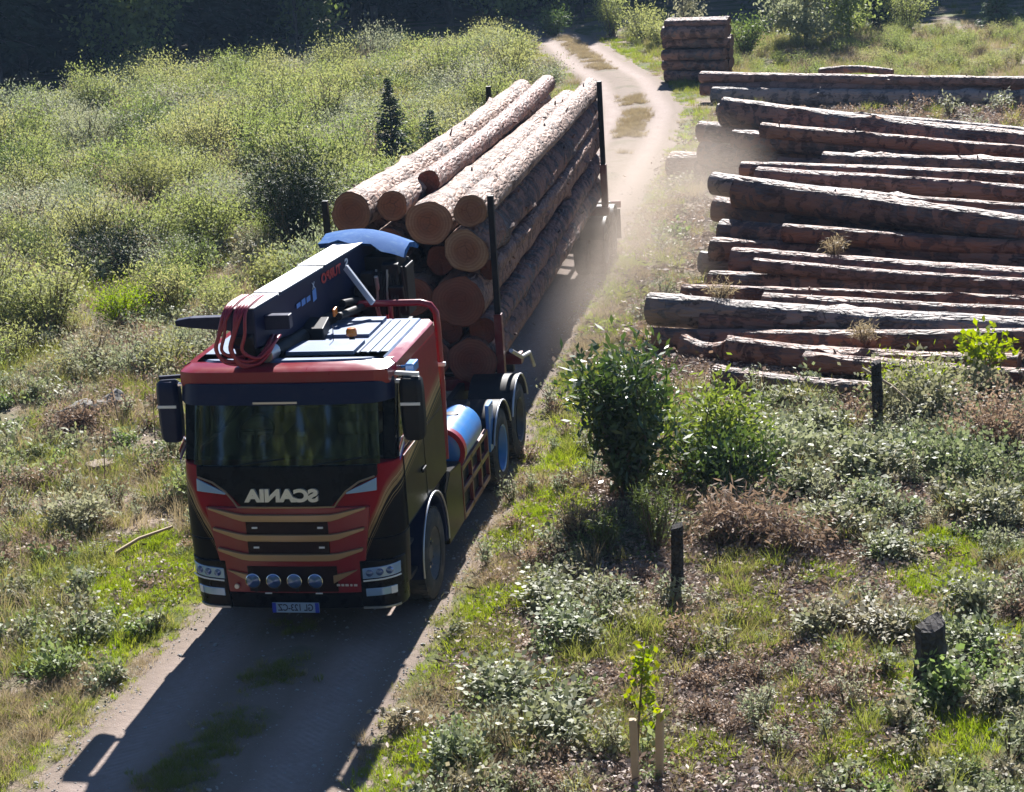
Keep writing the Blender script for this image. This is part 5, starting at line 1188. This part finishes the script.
SPOTS = [(6.8,1.9,.6),(6.9,3.0,.5),(5.4,-1.9,.4),(6.2,-.9,.4),(6.9,-2.2,.45),(6.1,-2.7,.45),(4.85,1.35,.25),(4.9,7.3,.6),(5.5,2.0,.35),(2.0,1.2,.55),(2.0,4.6,.7),(1.95,-2.5,.5),(2.2,8.5,.6),(2.2,12.5,.8),(-2.3,1.6,.9),(-2.9,3.0,.6),(-4.1,10.5,.6),(4.6,-2.6,.3),(7.3,.2,.4),(1.75,3.4,.5),(1.8,6.5,.5),(1.75,10.5,.6),(1.5,14.5,.6),(1.6,17.5,.6),(1.3,20.5,.5),(1.7,-.4,.4),(1.75,-3.2,.5),(-2.2,4.5,.6),(-2.0,-.3,.4),(-5.2,12.2,.6),(2.6,10.3,.5),(5.0,4.2,.3)]
def spot(x, y):
    m = np.zeros_like(x)
    for a, b, r in SPOTS: m = np.maximum(m, 1-np.hypot(x-a, (y-b)*.8)/r)
    return m
def cat3(L): return np.concatenate([np.stack(c, 1) for c in L]) if L else np.zeros((0,4))

gp = [grass_mesh('tuft', m, n, h, sp, w, le) for m, n, h, sp, w, le in (('grass_bright',64,.11,.13,.008,.8),('grass_bright',56,.17,.13,.008,.8),('grass',60,.17,.14,.008,.8),('grass',44,.30,.13,.008,.7),('grass_dry',50,.22,.14,.007,.9),('grass_dry',34,.42,.12,.006,.7),('grass_dry',46,.13,.16,.008,1.3))]
PT = []; SZ = []; PK = []
def addg(x, y, pk, s): PT.append(put_on(x, y)); SZ.append(s); PK.append(pk)
def grass_zone(dens, f0, f1, sc_):
    x, y = sample(dens, f0, f1); d = road_d(x, y); sp = spot(x, y); rs = side(x, y)
    n1 = fbm(x, y, 2.2, 41); n2 = fbm(x, y, .7, 45); u = rng.uniform(size=len(x))
    verge = (d > -.02) & (d < 1.0); p = np.where(verge, np.clip(.55+d*1.6,0,1), 0)
    fg = rs & (d >= 1.0) & (y < 10.5); p = np.where(fg, np.where(sp+(n2-.5)*.9 > .1, .8, np.clip((n1-.66)*1.6, .01, .12)), p)
    lf = (~rs) & (d >= 1.0) & (y < 14); p = np.where(lf, np.where(sp+(n2-.5)*.6 > .05, .95, np.clip(.30+(n1-.5)*2.2, .05, .7)), p)
    lfar = (~rs) & (d >= 1.0) & (y >= 14); p = np.where(lfar, .45, p)
    rf = rs & (d >= 1.0) & (y >= 10.5); p = np.where(rf, np.where(y > 48, .8, np.where((y > 30) & (x > road_x(y)+4), np.clip((n1-.52)*2.5,.02,.4), np.clip((n1-.42)*3,.05,.7))), p)
    p = np.where(pile_mask(x, y), p*.06, p); p = np.where(d < .0, np.where(d > -.14, .25, 0), p)
    p = np.where(y > edge_y(x)-2+n2*2, p*.06, p)
    k = u < p; x, y, sp, n1, n2, d, rs = (q[k] for q in (x, y, sp, n1, n2, d, rs)); m = len(x); v = rng.uniform(size=m)
    pk = np.where(sp > .12, np.where(v < .6, 0, 1), np.where(n1+n2*.5+v*.5 > 1.02, np.where(v < .5, 2, 3), np.where(v < .4, 4, np.where(v < .6, 5, np.where(v < .8, 6, 2)))))
    vg = (d < 1.0); pk = np.where(vg & (sp <= .12), np.where(n1 > .5, np.where(v < .5, 0, 2), np.where(v < .45, 4, np.where(v < .75, 6, 0))), pk)
    s = sc_*rng.uniform(.6, 1.25, m)*np.where(d < .3, .6, 1)
    addg(x, y, pk, s)
grass_zone(95, 14.5, 24, .85); grass_zone(55, 24, 34, 1.0); grass_zone(20, 34, 55, 1.1); grass_zone(7, 55, 105, 1.35)
# grass on the crown of the track
ty = rng.uniform(-5, 0.6, 2600); tx = road_x(ty)+rng.normal(size=2600)*.16-.05; kk = fbm(tx, ty, .9, 61) > .57
addg(tx[kk], ty[kk], np.where(rng.uniform(size=kk.sum()) < .6, 2, 6), rng.uniform(.2, .45, kk.sum()))
for cx_, cy_, n_, sx_, sy_ in ((-.05,-.85,150,.13,.16), (-.12,-2.35,260,.12,.35), (-.25,-3.2,220,.16,.3)):
    tx = cx_+rng.normal(size=n_)*sx_; ty = cy_+rng.normal(size=n_)*sy_; addg(tx, ty, np.where(rng.uniform(size=n_) < .7, 2, 6), rng.uniform(.22, .5, n_))
ty = rng.uniform(30, 75, 2600); tx = road_x(ty)+rng.normal(size=2600)*.2; kk = fbm(tx, ty, 2.2, 62) > .5
addg(tx[kk], ty[kk], np.where(rng.uniform(size=kk.sum()) < .5, 4, 6), rng.uniform(.5, 1.0, kk.sum()))
gpts = np.concatenate(PT); 
gpts[:,2] += np.where(road_d(gpts[:,0], gpts[:,1]) < -.3, .05, 0)
scatter('grass', gp, gpts, np.concatenate(SZ), np.concatenate(PK), 'green and straw coloured grass on the verges and banks', .12)

# broad leaved weeds and brambles
wp = [bush_mesh('weed', m, h=h, rad=r, nstem=ns, nleaf=nl, ll=l, lw=w, upright=up, low=.15, clump=.25, flat=.62) for m, h, r, ns, nl, l, w, up in (
    ('weed',.26,.22,9,150,.075,.05,.5),('bramble',.22,.28,10,190,.065,.048,.2),('bramble',.32,.25,10,170,.08,.055,.3),('scrub_grey',.42,.2,9,170,.07,.03,.8),('dead',.30,.24,10,170,.06,.03,.3),('weed',.16,.24,9,130,.06,.045,.1))]
PT = []; SZ = []; PK = []
for dens, f0, f1, sc_ in ((26, 14.5, 26, .8), (15, 26, 36, 1.0), (3.6, 36, 60, 1.4)):
    x, y = sample(dens, f0, f1); d = road_d(x, y); sp = spot(x, y); rs = side(x, y); n1 = fbm(x, y, 1.8, 71); n3 = fbm(x, y, 2.6, 77); u = rng.uniform(size=len(x))
    p = np.where(rs & (y < 11), np.clip((n1-.30)*2.8, .1, 1), np.where(~rs & (y < 16), np.clip((n1-.28)*2.2, .1, .95), .3))
    p = np.where(rs & (y > 11), .12, p); p = np.where(sp > .1, p*.12, p); p = np.where(d < .8, np.where(d > .15, p*.3, 0), p); p = np.where(pile_mask(x, y), .0, p)
    p = np.where(rs & (y < 3.0) & (x > 3.3) & (x < 6.0) & (y > -4.5), p*np.clip((n3-.40)*3.0, .08, .8), p)
    k = u < p; x, y, n3, rs = x[k], y[k], n3[k], rs[k]; m = len(x); v = rng.uniform(size=m)
    pk = np.where(n3 > .52, np.where(v < .65, 4, 3), np.where(v < .3, 1, np.where(v < .55, 2, np.where(v < .75, 0, np.where(v < .9, 5, 3)))))
    PT.append(put_on(x, y)); SZ.append(sc_*rng.uniform(.55, 1.25, m)); PK.append(pk)
scatter('undergrowth', wp, np.concatenate(PT), np.concatenate(SZ), np.concatenate(PK), 'silvery bramble and broad leaved weeds covering the banks', .2)

# leaf litter, bark chips and twigs
def litter_mesh(m, n, spread, s, seed):
    C = np.stack([rng.normal(size=n)*spread, rng.normal(size=n)*spread, np.abs(rng.normal(size=n))*.02+.008], 1)
    N = unit(rng.normal(size=(n,3))*np.array([1,1,.3])); V, F = leaf_quads(C, N, s*rng.uniform(.5,1.4,n), s*(.14 if m == 'twig' else .55)*rng.uniform(.5,1.4,n)); return rawmesh('litter', V, 4, F, [m], rng.uniform(0,1,n))
lp = [litter_mesh('litter', 70, .17, .055, 1), litter_mesh('dead', 50, .17, .06, 2), litter_mesh('twig', 26, .2, .10, 3)]
PT = []; SZ = []; PK = []
x, y = sample(46, 14.5, 31); d = road_d(x, y); rs = side(x, y); n1 = fbm(x, y, 1.7, 81); u = rng.uniform(size=len(x))
p = np.where(rs, np.clip((n1-.34)*2.6, .06, 1), np.clip((n1-.45)*2.5, .02, .6)); p = np.where((rs) & (y < 3.2) & (x > 3.2) & (x < 6.2), 1, p); p = np.where(d < .5, 0, p)
k = u < p; x, y = x[k], y[k]; m = len(x); v = rng.uniform(size=m)
PT.append(put_on(x, y)+np.array([0,0,.012])); SZ.append(rng.uniform(.7,1.3,m)); PK.append(np.where(v < .48, 0, np.where(v < .72, 1, 2)))
x, y = sample(7, 30, 62); rs = side(x, y); d = road_d(x, y); k = rs & (y < 47) & (d > .6) & (rng.uniform(size=len(x)) < .8); x, y = x[k], y[k]; m = len(x)
PT.append(put_on(x, y)+np.array([0,0,.012])); SZ.append(rng.uniform(1.2,2.2,m)); PK.append(rng.integers(0,3,m))
scatter('leaf_litter', lp, np.concatenate(PT), np.concatenate(SZ), np.concatenate(PK), 'brown leaf litter, bark chips and twigs strewn over the soil', .1)

# stones on the track
def stone_mesh(seed):
    rg = np.random.default_rng(seed); import bmesh
    bm = bmesh.new(); bmesh.ops.create_icosphere(bm, subdivisions=1, radius=.5)
    for v in bm.verts: v.co = Vector((v.co.x*rg.uniform(.7,1.2), v.co.y*rg.uniform(.6,1.1), v.co.z*rg.uniform(.35,.7)))
    me = bpy.data.meshes.new('pebble'); bm.to_mesh(me); bm.free(); me.materials.append(M['stone']); return me
n = 15000; yy = rng.uniform(-6, 32, n); uu = rng.uniform(-1.08, 1.08, n); k = rng.uniform(size=n) < (.25+.75*np.exp(-((np.abs(uu)-1.0)/.2)**2)+.4*np.exp(-(uu/.25)**2)); yy, uu = yy[k], uu[k]
xx = road_x(yy)+uu*road_w(yy); zz = .03-.035*np.exp(-((np.abs(uu)-.58)/.2)**2)+.03*np.exp(-(uu/.25)**2)
scatter('gravel', [stone_mesh(i) for i in range(4)], np.stack([xx, yy, zz], 1), rng.uniform(.010,.036,len(xx))*np.where(rng.uniform(size=len(xx)) < .06, 1.9, 1), rng.integers(0,4,len(xx)), 'loose pale gravel on the track', .3)

BIGS = [(-6.3,21.6,1.5),(-6.85,33,1.0),(-9.9,20.4,1.3),(-8.6,22.5,1.1),(-12.1,28.2,1.0),(-8.0,15.6,.8),(-5.6,17,.7)]
def clear(x, y):
    m = np.ones(len(x), bool)
    for a, b, r in BIGS: m &= ~((np.abs(x-a-(b-y)*.12) < r) & (y > b-r*2.2) & (y < b+r*.6))
    return m
# scrub of the clearing: the larger bushes one by one, the rest as ground cover
KINDS = [('scrub',1.3,.72,34,3000,.066,.028,.7),('scrub_grey',1.1,.75,34,2800,.062,.028,.6),('scrub',.95,.7,30,2400,.062,.027,.5),('scrub_gold',.95,.6,28,1900,.062,.027,.6),('broom',1.2,.6,34,3000,.08,.018,.8)]
base = []
for m_, h, r, ns, nl, l, w, up in KINDS:
    base.append(bush_thing('scrub_bush', (0,0,-40), m_, None, 'bush', None, 0, h=h, rad=r, nstem=ns, nleaf=nl, ll=l, lw=w, upright=up, low=.1, clump=.18, flat=.4))
LAB = {'scrub':'leafy yellow green bush among many alike in the scrub of the clearing','scrub_grey':'greyish green bush among many alike in the scrub of the clearing','scrub_gold':'small golden bush among others alike in the scrub of the clearing','broom':'darker green bush among others alike in the scrub of the clearing'}
used = [False]*len(base); x, y = sample(.30, 31, 100, .30); d = road_d(x, y); ok = clear(x, y) & (~side(x, y)) & (d > np.where(y > 40, 2.4, .9)) & (y > 14) & (y < edge_y(x)-.5) & (x > -40); x, y = x[ok], y[ok]
taken = [(-6.45,21.6,1.6),(-6.85,33,1.2),(-6.1,34.6,1),(-9.9,20.4,1.4),(-8.6,22.5,1.3),(-12.1,28.2,1.2)]
nb = 0
for xx, yy in zip(x, y):
    if nb >= 240 or any((xx-a)**2+(yy-b)**2 < c*c for a, b, c in taken): continue
    taken.append((xx, yy, .95)); v = rng.uniform(); k = 0 if v < .38 else 1 if v < .63 else 2 if v < .87 else 3 if v < .95 else 4
    if used[k]: o = copy_tree(base[k])
    else: o = base[k]; used[k] = True
    f, r = view(xx, yy); s_ = rng.uniform(.75, 1.45)*(1 if f < 60 else 1.15)
    o.location = (xx, yy, gz(xx, yy)); o.rotation_euler.z = rng.uniform(0, 6.28); o.scale = (s_*rng.uniform(.9,1.2), s_*rng.uniform(.9,1.2), s_*rng.uniform(.8,1.15))
    tag(o, LAB[KINDS[k][0]], 'bush', {'scrub':'yellow green bushes of the clearing','scrub_grey':'greyish bushes of the clearing','scrub_gold':'golden bushes of the clearing','broom':'darker bushes of the clearing'}[KINDS[k][0]]); nb += 1
for k in range(len(base)):
    if not used[k]: base[k].location = (-12-k*2, 45, 0); tag(base[k], LAB[KINDS[k][0]], 'bush', 'bushes')
sp_ = [bush_mesh('scrub', m, h=h, rad=r, nstem=ns, nleaf=nl, ll=l, lw=w, upright=up, low=.15, clump=.22, flat=.4) for m, h, r, ns, nl, l, w, up in (
    ('scrub',.68,.5,20,950,.066,.028,.6),('scrub_grey',.62,.5,20,920,.066,.03,.5),('scrub',.85,.45,20,950,.07,.024,.8),('scrub_gold',.55,.4,16,560,.066,.028,.6),('grass_dry',.65,.4,22,560,.10,.011,.9),('scrub_grey',.45,.55,20,880,.06,.032,.3))]
PT = []; SZ = []; PK = []
for dens, f0, f1, sc_ in ((2.6, 28, 45, 1.0), (1.9, 45, 70, 1.25), (1.35, 70, 112, 1.35)):
    x, y = sample(dens, f0, f1); d = road_d(x, y); rs = side(x, y); n1 = fbm(x, y, 4.5, 91); n2 = fbm(x, y, 2.0, 95); u = rng.uniform(size=len(x))
    p = np.where(~rs, np.where((y > 11.5) & (d > .8), np.clip(.45+(n2-.4)*2.2+(y-14)*.04, .1, 1), 0), np.where((y > 48.5) & (d > 1.2), 1, 0))
    p = np.where((x > -2.2) & (x < 1.6) & (np.abs(y-53) < 1.6), 0, p); p = np.where(y > edge_y(x)-1.5+n2*3, 0, p)
    p = np.where((d < 2.2) & (y > 40), p*.3, p)
    k = (u < p) & clear(x, y); x, y, n1, rs = x[k], y[k], n1[k], rs[k]; m = len(x); v = rng.uniform(size=m)
    pk = np.where(n1 > .58, np.where(v < .55, 0, np.where(v < .8, 2, np.where(v < .88, 3, 4))), np.where(n1 < .42, np.where(v < .45, 1, np.where(v < .8, 5, np.where(v < .9, 4, 3))), np.where(v < .3, 0, np.where(v < .5, 2, np.where(v < .7, 1, np.where(v < .78, 3, np.where(v < .9, 4, 5)))))))
    pk = np.where(rs, np.where(v < .35, 0, np.where(v < .55, 2, np.where(v < .75, 3, 4))), pk)
    PT.append(put_on(x, y)); SZ.append(sc_*rng.uniform(.6, 1.3, m)*np.where(rs, .55, 1)); PK.append(pk)
scatter('scrub', sp_, np.concatenate(PT), np.concatenate(SZ), np.concatenate(PK), 'pale yellow green scrub and bracken filling the clearing', .12)

# ------------------------------------------------------------------ dust behind the trailer
def make_dust():
    m, nt, out = mat('dust'); g = NT(nt); v = g.obj()
    vs = g.mapping(v, (1, 1, 1)); ln = g.n('ShaderNodeVectorMath', operation='LENGTH'); g.l(vs, ln.inputs[0])
    fall = g.maprange(ln.outputs['Value'], 1.0, .25)
    geo = g.n('ShaderNodeNewGeometry'); n = g.noise(geo.outputs['Position'], .42, 4, .6, .3)
    dn = g.math('MULTIPLY', g.math('MULTIPLY', fall, g.maprange(n, .36, .66)), DUST)
    pv = g.n('ShaderNodeVolumePrincipled'); pv.inputs['Color'].default_value = (.62,.53,.45,1); g.l(dn, pv.inputs['Density']); pv.inputs['Anisotropy'].default_value = .35
    g.l(pv.outputs[0], out.inputs['Volume']); return m
DUST = .26
M['dust'] = make_dust()
import bmesh
bm = bmesh.new(); bmesh.ops.create_icosphere(bm, subdivisions=3, radius=1.0); me = bpy.data.meshes.new('dust'); bm.to_mesh(me); bm.free(); me.materials.append(M['dust'])
o = bpy.data.objects.new('dust_cloud', me); COL.objects.link(o); o.location = (1.2, 21.5, .7); o.scale = (2.7, 13.0, 1.7); o.rotation_euler.z = R(-4)
tag(o, 'pale dust hanging over the track behind the trailer', 'dust', kind='stuff')

# thin blue air over the clearing
m, nt_, out_ = mat('haze'); g = NT(nt_); pv = g.n('ShaderNodeVolumePrincipled'); pv.inputs['Color'].default_value = (.45,.68,1,1); pv.inputs['Density'].default_value = .0003
g.l(pv.outputs[0], out_.inputs['Volume']); M['haze'] = m
s = MB(); s.box((0,150,13.25), (650,630,32.5)); tag(s.build('haze', 'haze'), 'thin bluish air over the whole clearing', 'haze', kind='stuff')
# ------------------------------------------------------------------ light, sky, camera
ELEV, AZ = R(37.6), R(-1.2)          # sun stands ahead of the viewer, over the forest
sun = bpy.data.lights.new('sun', 'SUN'); sun.energy = 5.0; sun.angle = R(.53); sun.color = (1, .965, .93)
so = bpy.data.objects.new('sun', sun); COL.objects.link(so)
dirv = Vector((-math.sin(AZ)*math.cos(ELEV), -math.cos(AZ)*math.cos(ELEV), -math.sin(ELEV)))
so.rotation_euler = dirv.to_track_quat('-Z', 'Y').to_euler(); so.location = (0, 60, 60)
wd = bpy.data.worlds.new('World'); sc.world = wd; wd.use_nodes = True
nt = wd.node_tree; bg = nt.nodes['Background']; sky = nt.nodes.new('ShaderNodeTexSky'); sky.sky_type = 'NISHITA'; sky.sun_disc = False
sky.sun_elevation = ELEV; sky.sun_rotation = AZ; sky.altitude = 1200; sky.air_density = .9; sky.dust_density = 0.; sky.ozone_density = 5.
nt.links.new(sky.outputs[0], bg.inputs[0]); bg.inputs[1].default_value = .05
cam = bpy.data.cameras.new('camera'); co = bpy.data.objects.new('camera', cam); COL.objects.link(co)
R2 = Vector((0.98247389, 0.17580316, -0.06195407)); U2 = Vector((0.01306491, 0.26660643, 0.96371693)); Fw = Vector((-0.18594184, 0.94763614, -0.25963701))
mx = Matrix((R2, U2, -Fw)).transposed().to_4x4(); mx.translation = Vector(CAM); co.matrix_world = mx
cam.sensor_width = 36; cam.sensor_fit = 'HORIZONTAL'; cam.lens = 1970.285/1024*36; cam.clip_end = 1200; cam.clip_start = .5
sc.camera = co
sc.view_settings.view_transform = 'Standard'; sc.view_settings.look = 'None'; sc.view_settings.exposure = 1.48; sc.view_settings.gamma = 1
sc.view_settings.use_curve_mapping = False
sc.cycles.max_bounces = 8; sc.cycles.transparent_max_bounces = 8; sc.cycles.volume_step_rate = 3; sc.cycles.volume_max_steps = 96
sc.cycles.use_denoising = True
